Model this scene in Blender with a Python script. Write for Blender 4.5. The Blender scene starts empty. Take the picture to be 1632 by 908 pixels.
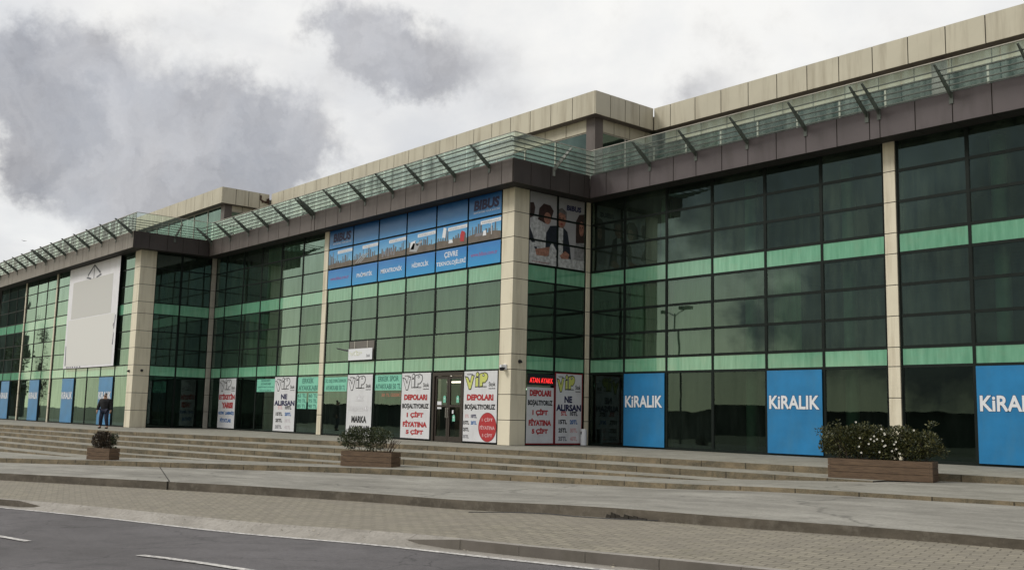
import bpy, bmesh, math, random
import numpy as np
from mathutils import Vector, Matrix, Quaternion

random.seed(7)
S = bpy.context.scene
COL = S.collection
PI = math.pi

# ------------------------------------------------------------------ camera
cd = bpy.data.cameras.new('camera')
cam = bpy.data.objects.new('camera', cd)
COL.objects.link(cam)
R_ = Vector((0.6525477684, 0.7574219099, 0.0222139673))
U_ = Vector((0.0833491280, -0.1008846294, 0.9914006326))
F_ = Vector((-0.7531496085, 0.6450847556, 0.1289624955))
cam.matrix_world = Matrix(((R_.x, U_.x, -F_.x, 15.4126), (R_.y, U_.y, -F_.y, -28.4691),
                           (R_.z, U_.z, -F_.z, 1.0946), (0, 0, 0, 1)))
cd.sensor_fit = 'HORIZONTAL'
cd.sensor_width = 36.0
cd.lens = 36.0 * 1598.454 / 1632.0
cd.clip_end = 4000
cd.clip_start = 0.1
S.camera = cam

# ------------------------------------------------------------------ light
SUN_EL, SUN_AZ = 42, 215           # azimuth from +Y, clockwise: the glow sits left of and behind the viewer
W = bpy.data.worlds.new('World')
S.world = W
W.use_nodes = True
nt = W.node_tree
nt.nodes.clear()
N = nt.nodes.new
L = nt.links.new


def wm(op, a, b=None, c=None):
    n = N('ShaderNodeMath'); n.operation = op
    for i, v in enumerate((a, b, c)):
        if v is None: continue
        if isinstance(v, (int, float)): n.inputs[i].default_value = v
        else: L(v, n.inputs[i])
    return n.outputs[0]


out = N('ShaderNodeOutputWorld')
bg = N('ShaderNodeBackground'); bg.inputs['Strength'].default_value = 0.1
sky = N('ShaderNodeTexSky'); sky.sky_type = 'NISHITA'; sky.sun_disc = False
sky.sun_elevation = math.radians(SUN_EL); sky.sun_rotation = math.radians(SUN_AZ)
tc = N('ShaderNodeTexCoord')
nrm = N('ShaderNodeVectorMath'); nrm.operation = 'NORMALIZE'; L(tc.outputs['Generated'], nrm.inputs[0])
sep = N('ShaderNodeSeparateXYZ'); L(nrm.outputs[0], sep.inputs[0])
# cloud deck: project the direction on a flat layer
den = wm('ADD', wm('MAXIMUM', sep.outputs[2], 0.0), 0.22)
comb = N('ShaderNodeCombineXYZ')
L(wm('DIVIDE', sep.outputs[0], den), comb.inputs[0]); L(wm('DIVIDE', sep.outputs[1], den), comb.inputs[1])
n1 = N('ShaderNodeTexNoise'); n1.inputs['Scale'].default_value = 1.35; n1.inputs['Detail'].default_value = 8
n1.inputs['Roughness'].default_value = 0.52; n1.inputs['Distortion'].default_value = 0.25; L(comb.outputs[0], n1.inputs['Vector'])
n2 = N('ShaderNodeTexNoise'); n2.inputs['Scale'].default_value = 8.0; n2.inputs['Detail'].default_value = 7
n2.inputs['Roughness'].default_value = 0.64; L(nrm.outputs[0], n2.inputs['Vector'])
# distorted direction for the heavy clouds
sb = N('ShaderNodeVectorMath'); sb.operation = 'SUBTRACT'; L(n2.outputs['Color'], sb.inputs[0]); sb.inputs[1].default_value = (.5, .5, .5)
scl = N('ShaderNodeVectorMath'); scl.operation = 'SCALE'; L(sb.outputs[0], scl.inputs[0]); scl.inputs['Scale'].default_value = 0.16
addv = N('ShaderNodeVectorMath'); addv.operation = 'ADD'; L(nrm.outputs[0], addv.inputs[0]); L(scl.outputs[0], addv.inputs[1])
nad = N('ShaderNodeVectorMath'); nad.operation = 'NORMALIZE'; L(addv.outputs[0], nad.inputs[0]); addv = nad
blobs = [  # direction, sharpness, weight
    ((-0.9246, 0.2513, 0.2864), 709, 0.77), ((-0.9374, 0.2195, 0.2704), 709, 0.77), ((-0.9202, 0.2838, 0.2695), 454, 1.10),
    ((-0.9400, 0.2435, 0.2389), 521, 1.10), ((-0.9265, 0.2941, 0.2347), 399, 1.21), ((-0.9072, 0.3313, 0.2591), 399, 1.21),
    ((-0.8930, 0.3743, 0.2499), 521, 1.21), ((-0.8771, 0.4113, 0.2480), 709, 1.10), ((-0.8604, 0.4419, 0.2538), 844, 1.10),
    ((-0.8385, 0.4767, 0.2639), 1021, 0.99), ((-0.8743, 0.4310, 0.2233), 1448, 0.88), ((-0.8950, 0.3899, 0.2166), 1448, 0.77),
    ((-0.9233, 0.3235, 0.2069), 1596, 0.55), ((-0.7951, 0.4873, 0.3611), 1021, 1.10), ((-0.7875, 0.5117, 0.3436), 1261, 1.21),
    ((-0.7703, 0.5325, 0.3507), 1021, 0.99), ((-0.7664, 0.5532, 0.3265), 1596, 0.99), ((-0.7445, 0.5784, 0.3335), 709, 0.44),
    ((-0.8366, 0.3963, 0.3784), 844, 0.55), ((-0.8725, 0.3345, 0.3561), 1021, 0.33), ((-0.5875, 0.7473, 0.3105), 1261, 0.50),
    ((-0.7187, 0.6214, 0.3121), 709, 0.33), ((-0.6301, 0.6777, 0.3790), 177, 0.31), ((-0.5153, 0.7669, 0.3825), 113, 0.33),
    ((-0.4272, 0.8309, 0.3566), 315, 0.28),
    # weather across the street seen only in the glass, then two added clouds
    ((-.62, -.74, .27), 160, 1.5), ((-.50, -.82, .25), 200, 1.3), ((-.42, -.87, .19), 130, 1.5), ((-.80, -.55, .27), 150, .6),
    ((-.70, -.70, .13), 500, 1.2), ((-.56, -.78, .36), 90, 1.5), ((-.35, -.85, .38), 40, 1.5), ((-.93, -.3, .28), 200, .3), ((-.55, -.83, .09), 500, 1.2), ((-.44, -.89, .12), 220, 1.6), ((-.33, -.93, .15), 120, 1.6), ((0.9, -0.15, 0.40), 5, 2.0), ((0.75, 0.55, 0.35), 8, 2.0)]  # last two: unseen heavy clouds added to shade the return faces
tot = None
for d_, k, w_ in blobs:
    dn = Vector(d_).normalized()
    dt = N('ShaderNodeVectorMath'); dt.operation = 'DOT_PRODUCT'; L(addv.outputs[0], dt.inputs[0]); dt.inputs[1].default_value = dn
    e = wm('MULTIPLY', wm('EXPONENT', wm('MULTIPLY', wm('SUBTRACT', dt.outputs['Value'], 1.0), float(k) * 1.3)), w_)
    tot = e if tot is None else wm('ADD', tot, e)
heavy = N('ShaderNodeMapRange'); heavy.interpolation_type = 'SMOOTHSTEP'
sat = wm('SUBTRACT', 1.0, wm('EXPONENT', wm('MULTIPLY', tot, -0.8)))
L(wm('ADD', sat, wm('ADD', wm('MULTIPLY', wm('SUBTRACT', n1.outputs['Fac'], 0.5), 0.22), wm('MULTIPLY', wm('SUBTRACT', n2.outputs['Fac'], 0.5), 1.0))), heavy.inputs['Value'])
heavy.inputs['From Min'].default_value = 0.24; heavy.inputs['From Max'].default_value = 0.72
thin = N('ShaderNodeMapRange'); L(n1.outputs['Fac'], thin.inputs['Value']); thin.interpolation_type = 'SMOOTHSTEP'
thin.inputs['From Min'].default_value = 0.40; thin.inputs['From Max'].default_value = 0.68
m1 = N('ShaderNodeMix'); m1.data_type = 'RGBA'; L(thin.outputs[0], m1.inputs['Factor'])
m1.inputs['A'].default_value = (8.0, 7.93, 7.7, 1); m1.inputs['B'].default_value = (6.1, 6.12, 6.2, 1)
wm_f = wm('MULTIPLY', wm('LESS_THAN', sep.outputs[1], 0.0), wm('MAXIMUM', wm('SUBTRACT', 1.0, wm('MULTIPLY', sep.outputs[2], 4.0)), 0.0))
m6 = N('ShaderNodeMix'); m6.data_type = 'RGBA'; L(wm_f, m6.inputs['Factor']); L(m1.outputs['Result'], m6.inputs['A']); m6.inputs['B'].default_value = (10.0, 9.2, 6.2, 1)
m2 = N('ShaderNodeMix'); m2.data_type = 'RGBA'; L(heavy.outputs[0], m2.inputs['Factor'])
L(m6.outputs['Result'], m2.inputs['A']); 
m4 = N('ShaderNodeMix'); m4.data_type = 'RGBA'; n3 = N('ShaderNodeTexNoise'); n3.inputs['Scale'].default_value = 11.0; n3.inputs['Detail'].default_value = 9; n3.inputs['Roughness'].default_value = .6; L(addv.outputs[0], n3.inputs['Vector'])
n3r = N('ShaderNodeMapRange'); L(n3.outputs['Fac'], n3r.inputs['Value']); n3r.inputs['From Min'].default_value = .3; n3r.inputs['From Max'].default_value = .7; L(n3r.outputs[0], m4.inputs['Factor'])
m4.inputs['A'].default_value = (3.0, 3.02, 3.22, 1); m4.inputs['B'].default_value = (5.1, 5.12, 5.3, 1); 
back = N('ShaderNodeMapRange'); L(sep.outputs[1], back.inputs['Value']); back.interpolation_type = 'SMOOTHSTEP'
back.inputs['From Min'].default_value = -.6; back.inputs['From Max'].default_value = -.2; back.inputs['To Min'].default_value = .36; back.inputs['To Max'].default_value = 1.  # heavy clouds behind the viewer made darker to deepen the glass reflections
m5 = N('ShaderNodeVectorMath'); m5.operation = 'SCALE'; L(m4.outputs['Result'], m5.inputs[0]); L(back.outputs[0], m5.inputs['Scale']); L(m5.outputs[0], m2.inputs['B'])
# gaps where thin blue comes through
gap = N('ShaderNodeMapRange'); L(n2.outputs['Fac'], gap.inputs['Value'])
gap.inputs['From Min'].default_value = 0.3; gap.inputs['From Max'].default_value = 0.62
gap.inputs['To Min'].default_value = 0.86; gap.inputs['To Max'].default_value = 0.985
m3 = N('ShaderNodeMix'); m3.data_type = 'RGBA'; L(gap.outputs[0], m3.inputs['Factor'])
L(sky.outputs['Color'], m3.inputs['A']); L(m2.outputs['Result'], m3.inputs['B'])
L(m3.outputs['Result'], bg.inputs['Color']); L(bg.outputs[0], out.inputs[0])

sd = bpy.data.lights.new('sun', 'SUN'); sd.energy = 1.5; sd.angle = math.radians(18); sd.color = (1, .96, .88)
sun = bpy.data.objects.new('sun', sd); COL.objects.link(sun)
el, az = math.radians(SUN_EL), math.radians(SUN_AZ)
sdir = Vector((math.sin(az) * math.cos(el), math.cos(az) * math.cos(el), math.sin(el)))
sun.rotation_euler = sdir.to_track_quat('Z', 'Y').to_euler()

S.render.engine = 'CYCLES'
S.view_settings.view_transform = 'Standard'; S.view_settings.look = 'None'
S.view_settings.exposure = 0.3; S.view_settings.gamma = 1.0; S.view_settings.use_curve_mapping = False
S.cycles.max_bounces = 10; S.cycles.transparent_max_bounces = 16; S.cycles.caustics_reflective = False

# ------------------------------------------------------------------ helpers


class MB:
    """collects faces for one mesh"""

    def __init__(s):
        s.v = []; s.f = []; s.m = []

    def face(s, pts, mi=0):
        b = len(s.v); s.v += [tuple(p) for p in pts]; s.f.append(tuple(range(b, b + len(pts)))); s.m.append(mi); return s

    def hexa(s, p, mi=0, front=None):
        b = len(s.v); s.v += [tuple(q) for q in p]
        for f in ((0, 3, 2, 1), (4, 5, 6, 7), (0, 1, 5, 4), (1, 2, 6, 5), (2, 3, 7, 6), (3, 0, 4, 7)):
            s.f.append(tuple(b + i for i in f)); s.m.append(front if front is not None and f == (0, 1, 5, 4) else mi)
        return s

    def box(s, x0, x1, y0, y1, z0, z1, mi=0):
        x0, x1 = min(x0, x1), max(x0, x1); y0, y1 = min(y0, y1), max(y0, y1); z0, z1 = min(z0, z1), max(z0, z1)
        return s.hexa([(x0, y0, z0), (x1, y0, z0), (x1, y1, z0), (x0, y1, z0), (x0, y0, z1), (x1, y0, z1), (x1, y1, z1), (x0, y1, z1)], mi)

    def prism(s, poly, z0, z1, mi=0, side=None):
        n = len(poly)
        a = sum(poly[i][0] * poly[(i + 1) % n][1] - poly[(i + 1) % n][0] * poly[i][1] for i in range(n))
        if a < 0: poly = poly[::-1]
        b = len(s.v); s.v += [(x, y, z0) for x, y in poly] + [(x, y, z1) for x, y in poly]
        s.f.append(tuple(b + i for i in reversed(range(n)))); s.m.append(mi)
        s.f.append(tuple(b + n + i for i in range(n))); s.m.append(mi)
        for i in range(n):
            j = (i + 1) % n; s.f.append((b + i, b + j, b + n + j, b + n + i)); s.m.append(mi if side is None else side)
        return s

    def tube(s, p, q, r, r2=None, n=8, mi=0, cap=True):
        p, q = Vector(p), Vector(q); r2 = r if r2 is None else r2
        d = (q - p).normalized(); a = d.orthogonal().normalized(); c = d.cross(a)
        b = len(s.v)
        for o, rr in ((p, r), (q, r2)):
            for i in range(n):
                t = 2 * PI * i / n; s.v.append(tuple(o + rr * (math.cos(t) * a + math.sin(t) * c)))
        for i in range(n):
            j = (i + 1) % n; s.f.append((b + i, b + j, b + n + j, b + n + i)); s.m.append(mi)
        if cap:
            s.f.append(tuple(b + i for i in reversed(range(n)))); s.m.append(mi)
            s.f.append(tuple(b + n + i for i in range(n))); s.m.append(mi)
        return s

    def build(s, name, mat, parent=None, loc=None, smooth=False):
        me = bpy.data.meshes.new(name); me.from_pydata(s.v, [], s.f)
        for m in (mat if isinstance(mat, (list, tuple)) else [mat]): me.materials.append(m)
        if any(s.m): me.polygons.foreach_set('material_index', s.m)
        if smooth: me.polygons.foreach_set('use_smooth', [True] * len(me.polygons))
        me.update()
        o = bpy.data.objects.new(name, me); COL.objects.link(o)
        if parent: o.parent = parent
        if loc is not None: o.location = loc
        return o


def tag(o, label=None, cat=None, group=None, kind=None):
    if label: o['label'] = label
    if cat: o['category'] = cat
    if group: o['group'] = group
    if kind: o['kind'] = kind
    return o


def empty(name, loc=(0, 0, 0), rz=0, label=None, cat=None, group=None):
    o = bpy.data.objects.new(name, None); o.empty_display_size = .3; COL.objects.link(o)
    o.location = loc; o.rotation_euler = (0, 0, rz)
    return tag(o, label, cat, group)


# ------------------------------------------------------------------ materials
def newmat(name):
    m = bpy.data.materials.new(name); m.use_nodes = True; t = m.node_tree
    return m, t, t.nodes['Principled BSDF']


def tnode(t, typ, **kw):
    n = t.nodes.new(typ)
    for k, v in kw.items():
        if hasattr(n, k) and k not in ('Scale', 'Detail'): setattr(n, k, v)
        else: n.inputs[k].default_value = v
    return n


def noise(t, scale, detail=4, rough=.55, vec=None, stretch=None, src='Object', rot=None):
    n = tnode(t, 'ShaderNodeTexNoise', Scale=scale, Detail=detail); n.inputs['Roughness'].default_value = rough
    c = t.nodes.new('ShaderNodeTexCoord'); mp = t.nodes.new('ShaderNodeMapping')
    if stretch: mp.inputs['Scale'].default_value = stretch
    if rot: mp.inputs['Rotation'].default_value = rot
    t.links.new(c.outputs[src], mp.inputs[0]); t.links.new(mp.outputs[0], n.inputs['Vector'])
    return n.outputs['Fac']


def rng(t, v, a, b, c=0., d=1.):
    n = t.nodes.new('ShaderNodeMapRange'); t.links.new(v, n.inputs['Value'])
    for k, x in zip(('From Min', 'From Max', 'To Min', 'To Max'), (a, b, c, d)): n.inputs[k].default_value = x
    return n.outputs[0]


def mixc(t, f, a, b, mode='MIX'):
    n = t.nodes.new('ShaderNodeMix'); n.data_type = 'RGBA'; n.blend_type = mode
    for k, x in (('Factor', f), ('A', a), ('B', b)):
        if isinstance(x, (int, float)): n.inputs[k].default_value = x
        elif isinstance(x, tuple): n.inputs[k].default_value = (*x, 1) if len(x) == 3 else x
        else: t.links.new(x, n.inputs[k])
    return n.outputs['Result']


def mth(t, op, a, b=None):
    n = t.nodes.new('ShaderNodeMath'); n.operation = op
    for i, x in enumerate((a, b)):
        if x is None: continue
        if isinstance(x, (int, float)): n.inputs[i].default_value = x
        else: t.links.new(x, n.inputs[i])
    return n.outputs[0]


def bump(t, bsdf, h, dist=.01, st=.5):
    b = t.nodes.new('ShaderNodeBump'); b.inputs['Distance'].default_value = dist; b.inputs['Strength'].default_value = st
    t.links.new(h, b.inputs['Height']); t.links.new(b.outputs[0], bsdf.inputs['Normal'])


def plain(name, col, rough=.6, metal=0., var=.12, scale=3., dirt=None, dirt_amt=.5, stretch=None, spec=None, bmp=0):
    m, t, b = newmat(name)
    b.inputs['Roughness'].default_value = rough; b.inputs['Metallic'].default_value = metal
    if spec is not None: b.inputs['Specular IOR Level'].default_value = spec
    f = noise(t, scale, 5, .6)
    lo = tuple(c * (1 - var) for c in col); hi = tuple(min(1, c * (1 + var)) for c in col)
    c = mixc(t, rng(t, f, .3, .7), lo, hi)
    if dirt:
        g = noise(t, scale * 1.7, 6, .65, stretch=stretch or (1, 1, .35))
        c = mixc(t, mth(t, 'MULTIPLY', rng(t, g, .48, .72), dirt_amt), c, dirt)
    t.links.new(c, b.inputs['Base Color'])
    if bmp: bump(t, b, noise(t, 60, 4), .004, bmp)
    return m


def flat(name, col, rough=.5):
    m, t, b = newmat(name); b.inputs['Base Color'].default_value = (*col, 1); b.inputs['Roughness'].default_value = rough
    return m


def objrand(t, lo, hi):
    o = t.nodes.new('ShaderNodeObjectInfo'); return rng(t, o.outputs['Random'], 0, 1, lo, hi)


def glassmat(name, tint, ior, dirt=.06, dirtcol=(.30, .36, .26), rough=.012, streak=(4, 4, .55), gloss=(.60, .84, .76), graze=.6):
    """coated glass: fresnel reflection, tinted see-through, thin film of streaky dirt"""
    m = bpy.data.materials.new(name); m.use_nodes = True; t = m.node_tree; t.nodes.clear()
    o = t.nodes.new('ShaderNodeOutputMaterial')
    tr = t.nodes.new('ShaderNodeBsdfTransparent'); tr.inputs[0].default_value = (*tint, 1)
    df = t.nodes.new('ShaderNodeBsdfDiffuse'); df.inputs[0].default_value = (*dirtcol, 1)
    gl = t.nodes.new('ShaderNodeBsdfGlossy'); gl.inputs['Roughness'].default_value = rough; gl.inputs[0].default_value = (*gloss, 1)
    fr = t.nodes.new('ShaderNodeFresnel'); fr.inputs[0].default_value = ior
    s1 = noise(t, 1.0, 6, .6, stretch=streak); s2 = noise(t, .35, 3, .5)
    a = mth(t, 'MULTIPLY', rng(t, s1, .35, .75, .15, 1.), mth(t, 'MULTIPLY', rng(t, s2, .3, .7, .4, 1.2), objrand(t, dirt * .5, dirt * 1.5)))
    x1 = t.nodes.new('ShaderNodeMixShader'); t.links.new(a, x1.inputs[0]); t.links.new(tr.outputs[0], x1.inputs[1]); t.links.new(df.outputs[0], x1.inputs[2])
    lw = t.nodes.new('ShaderNodeLayerWeight'); lw.inputs[0].default_value = .5
    fz = mth(t, 'ADD', fr.outputs[0], mth(t, 'MULTIPLY', mth(t, 'POWER', lw.outputs['Facing'], 3.0), graze))
    f2 = mth(t, 'MULTIPLY', mth(t, 'MULTIPLY', fz, objrand(t, .82, 1.1)), rng(t, s1, .34, .70, 1.06, .80))
    x2 = t.nodes.new('ShaderNodeMixShader'); t.links.new(f2, x2.inputs[0]); t.links.new(x1.outputs[0], x2.inputs[1]); t.links.new(gl.outputs[0], x2.inputs[2])
    t.links.new(x2.outputs[0], o.inputs[0])
    bm = t.nodes.new('ShaderNodeBump'); bm.inputs['Distance'].default_value = .02; bm.inputs['Strength'].default_value = .13
    t.links.new(noise(t, .6, 2, .4), bm.inputs['Height']); t.links.new(bm.outputs[0], gl.inputs['Normal'])
    return m


M = {}
M['glass'] = glassmat('green tinted facade glass', (.31, .51, .40), 2.3, .14, (.27, .38, .28))
M['glass_ground'] = glassmat('green tinted shop glass', (.22, .36, .29), 1.66, .05, (.16, .22, .18))
M['glass_rail'] = glassmat('clear green railing glass', (.93, .985, .955), 1.25, .34, (.70, .82, .75), gloss=(.95, 1, .97), graze=0.)
M['glass_top'] = glassmat('upper storey glass', (.25, .42, .36), 2.3, .12, (.22, .38, .32))


def spandrel_mat():
    m, t, b = newmat('pale green spandrel glass')
    s1 = noise(t, 1.2, 6, .6, stretch=(5, 5, .5)); s2 = noise(t, 2.5, 4)
    c = mixc(t, rng(t, s1, .35, .7), (.12, .34, .21), (.20, .47, .31))
    c = mixc(t, mth(t, 'MULTIPLY', rng(t, s2, .5, .8), .35), c, (.24, .36, .24))
    hv = t.nodes.new('ShaderNodeHueSaturation'); t.links.new(c, hv.inputs['Color']); t.links.new(objrand(t, .86, 1.12), hv.inputs['Value'])
    t.links.new(hv.outputs[0], b.inputs['Base Color']); b.inputs['Roughness'].default_value = .04; b.inputs['IOR'].default_value = 1.9
    return m


M['spandrel'] = spandrel_mat()
M['frame'] = plain('dark green aluminium frame', (.006, .011, .009), .6, 0, .2, 4, spec=.2)
M['frame_thin'] = plain('pale metal post', (.42, .40, .35), .5)
M['clad'] = plain('cream composite cladding', (.72, .665, .53), .5, 0, .05, .8, (.38, .32, .22), .6, (2.2, 2.2, .22), .35)
M['par'] = plain('beige parapet cladding', (.52, .485, .385), .5, 0, .06, .6, (.26, .22, .155), .6, (2.4, 2.4, .2), .35)
M['joint'] = flat('dark joint backing', (.035, .03, .025), .9)
M['fascia'] = plain('brown grey fascia panel', (.135, .115, .108), .5, 0, .12, .7, (.06, .05, .045), .6, (1.5, 1.5, .3), .35)
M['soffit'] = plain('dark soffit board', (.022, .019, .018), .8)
M['steel'] = plain('grey green steel', (.10, .115, .10), .45, .3, .2, 5)
M['steel_light'] = plain('pale aluminium fin', (.28, .29, .27), .45, .3, .15, 5)
M['concrete'] = plain('terrace floor slab', (.30, .28, .24), .9)
M['interior'] = plain('dim interior plaster', (.20, .21, .18), .9)
M['intfloor'] = plain('interior floor', (.10, .10, .09), .7)
M['intcol'] = plain('interior white column', (.62, .66, .58), .8)


def curtain_mat():
    m, t, b = newmat('faded curtain cloth')
    c = mixc(t, rng(t, noise(t, 1.5, 4, .6, stretch=(4, 4, .3)), .3, .7), (.46, .46, .32), (.74, .74, .56))
    t.links.new(c, b.inputs['Base Color']); b.inputs['Roughness'].default_value = .9
    return m


M['curtain'] = curtain_mat()
M['white'] = plain('white print', (.66, .67, .70), .45, 0, .05, 1.5, (.5, .5, .52), .4)
M['white2'] = plain('white banner cloth', (.78, .78, .82), .6, 0, .05, .6, (.5, .48, .5), .3)
M['greysq'] = flat('pale grey print', (.56, .56, .55)); M['greysq2'] = flat('light grey print', (.68, .68, .67))
M['black'] = flat('black print', (.012, .012, .016), .5)
M['navy'] = flat('navy print', (.012, .014, .07), .5)
M['red'] = flat('red print', (.42, .022, .028), .5)
M['darkred'] = flat('dark red print', (.22, .015, .02), .5)
M['blue'] = flat('blue print', (.02, .12, .36), .5)
M['pink'] = flat('faded pink print', (.62, .40, .42), .5)
M['faint'] = flat('faint print', (.56, .53, .57), .5)
M['greyt'] = flat('grey print', (.20, .20, .23), .5)
M['yellow'] = flat('yellow green print', (.56, .60, .16), .5)
M['lettwhite'] = flat('white lettering', (.74, .76, .80), .5)
M['kblue'] = plain('blue for rent film', (.018, .19, .42), .3, 0, .16, 1.1, (.05, .20, .36), .45, (1, 1, .4), None, .25)
M['sticker'] = plain('mint green sheet', (.20, .56, .42), .4, 0, .1, 2)
M['stickerink'] = flat('dark green ink', (.02, .13, .11), .4)
M['doorframe'] = plain('dark brown door frame', (.03, .022, .018), .4)


def emis(name, col, st):
    m, t, b = newmat(name); b.inputs['Base Color'].default_value = (.02, .02, .02, 1)
    b.inputs['Emission Color'].default_value = (*col, 1); b.inputs['Emission Strength'].default_value = st
    return m


M['led'] = emis('red led text', (1, .03, .03), 1.6); M['led_dim'] = emis('dim red led text', (1, .04, .02), .45)
M['tube'] = emis('lit ceiling tube', (1, .93, .78), 3.0)
M['ledbox'] = flat('led sign housing', (.015, .015, .016), .4)

# ------------------------------------------------------------------ ground: functions fitted to the sloping street


def curve(pts, lo=-120., hi=60., step=.25, win=15):
    xs = np.arange(lo, hi + .01, step)
    p = np.array(pts, float)
    y = np.interp(xs, p[:, 0], p[:, 1])
    sl = (p[1, 1] - p[0, 1]) / (p[1, 0] - p[0, 0]); sr = (p[-1, 1] - p[-2, 1]) / (p[-1, 0] - p[-2, 0])
    y = np.where(xs < p[0, 0], p[0, 1] + sl * (xs - p[0, 0]), y); y = np.where(xs > p[-1, 0], p[-1, 1] + sr * (xs - p[-1, 0]), y)
    k = np.ones(win) / win; yp = np.pad(y, win // 2, mode='reflect', reflect_type='odd')
    y = np.convolve(yp, k, 'valid')
    return lambda x: float(np.interp(x, xs, y))


R1 = curve([(-90, -14.6), (-44.7, -13.5), (-37.7, -12.6), (-31.3, -12.05), (-26, -10.9), (-21.9, -9.85), (-18, -8.6), (-12.66, -7.55), (-7.7, -6.85), (-.55, -6.3), (4.3, -5.8), (8, -5.5), (30, -4)])
R2 = curve([(-90, -15.2), (-43, -13.98), (-28, -12.76), (-19.9, -10.96), (-10.56, -9.05), (-3.38, -8.1), (.44, -7.72), (2.46, -7.66), (5, -7.5), (30, -7)])
R3 = curve([(-90, -15.8), (-41, -14.45), (-26.4, -13.3), (-17.7, -12.0), (-9.36, -9.95), (-2.54, -9.03), (1, -8.8), (30, -8.5)])
R4 = curve([(-90, -16.5), (-38, -15.15), (-24, -14.15), (-16.6, -12.55), (-11, -11.5), (-6, -10.9), (30, -10)])
R5 = curve([(-90, -17.2), (-35.3, -15.8), (-22.8, -14.6), (-19.2, -13.8), (-12, -12.6), (30, -10.3)])
R6 = curve([(-90, -18), (-32.4, -16.5), (-25.5, -15.85), (-19, -15.0), (30, -10.5)])
E1 = curve([(-60, -31.5), (-24.71, -18.4), (-20.4, -16.9), (-18.4, -16.1), (-13.55, -14.0), (-10, -12.35), (-7.2, -11.5), (-3.3, -10.75), (-1.4, -10.5), (1, -10.75), (2.94, -11.0), (5.57, -10.95), (8.0, -10.7), (30, -9.5)], win=9)
E2 = curve([(-60, -37), (-16.06, -20.55), (-10.68, -18.85), (-6.7, -17.4), (-2.86, -16.5), (-.91, -16.35), (3.13, -16.5), (6.63, -16.2), (8.29, -15.85), (10.09, -15.65), (30, -14)], win=9)
E3 = curve([(-60, -41), (-8.73, -22.3), (-6.96, -21.78), (-4.38, -21.2), (-.48, -20.6), (3.31, -20.35), (5.66, -20.0), (8.27, -19.5), (30, -16.0)], win=9)
ZT = curve([(-120, -2.0), (-60, -1.25), (-40, -1.02), (-25.5, -.825), (-19.2, -.66), (-11, -.495), (-.3, -.33), (3.6, -.165), (9, -.10), (16, -.05), (60, -.02)], win=9)
H1 = curve([(-120, .165), (-5, .16), (-.5, .13), (2.6, .095), (8, .068), (60, .06)])
H2 = curve([(-120, .20), (-8, .195), (2, .17), (6, .15), (9.7, .117), (60, .1)])
z1 = lambda x: ZT(x) - .04
z1b = lambda x: z1(x) - H1(x)
z2 = lambda x: z1b(x) - .05
z2b = lambda x: z2(x) - H2(x)
z3 = lambda x: z2b(x) - .06


def kerbdrop(x):          # kerb is lowered along the vehicle crossing
    a = min(1, max(0, (x + 7.6) / .5)); b = min(1, max(0, (4.1 - x) / .5)); return .125 - .11 * min(a, b)


zr = lambda x: z3(x) - .135
W0 = lambda x: E3(x) - .30
XS = [x * .5 for x in range(-240, 91)]


def strip(name, fa, za, fb, zb, mat, xs=XS, n=3, label=None, dz=0):
    m = MB(); g = []
    for x in xs:
        ya, yb, a, b = fa(x), fb(x), za(x), zb(x)
        g.append([(x, ya + (yb - ya) * k / n, a + (b - a) * k / n + dz) for k in range(n + 1)])
    nn = n + 1
    m.v = [p for r in g for p in r]
    for i in range(len(xs) - 1):
        for k in range(n):
            m.f.append((i * nn + k + 1, (i + 1) * nn + k + 1, (i + 1) * nn + k, i * nn + k)); m.m.append(0)
    o = m.build(name, mat); tag(o, label, None, None, 'structure')
    return o


def ground_mat(name, lo, hi, stain, amt=.5, scale=.6, bm=.5, stretch=None, rot=None, crack=0, rough=.9):
    m, t, b = newmat(name); b.inputs['Roughness'].default_value = rough
    f = noise(t, scale, 7, .62, stretch=stretch, rot=rot); f2 = noise(t, scale * 5, 6, .6); f3 = noise(t, 90, 4, .7)
    c = mixc(t, rng(t, f, .32, .68), lo, hi)
    c = mixc(t, mth(t, 'MULTIPLY', rng(t, f2, .5, .75), amt), c, stain)
    c = mixc(t, rng(t, f3, .3, .7, 0, .35), c, mixc(t, .5, c, tuple(x * .55 for x in lo)))
    c = mixc(t, rng(t, noise(t, 16, 5, .7), .42, .66, 0, .42), c, tuple(x * .62 for x in lo))
    if crack:
        v = tnode(t, 'ShaderNodeTexVoronoi', feature='DISTANCE_TO_EDGE', Scale=crack)
        cc = t.nodes.new('ShaderNodeTexCoord'); nn = t.nodes.new('ShaderNodeTexNoise'); nn.inputs['Scale'].default_value = 1.2; nn.inputs['Detail'].default_value = 6
        ad = t.nodes.new('ShaderNodeVectorMath'); ad.operation = 'MULTIPLY_ADD'; t.links.new(nn.outputs['Color'], ad.inputs[0]); ad.inputs[1].default_value = (1.2, 1.2, 1.2)
        t.links.new(cc.outputs['Object'], nn.inputs['Vector']); t.links.new(cc.outputs['Object'], ad.inputs[2]); t.links.new(ad.outputs[0], v.inputs['Vector'])
        c = mixc(t, rng(t, v.outputs['Distance'], 0, .006, .55, 0), c, tuple(x * .35 for x in stain))
    t.links.new(c, b.inputs['Base Color']); bump(t, b, f3, .01, bm)
    return m


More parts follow.
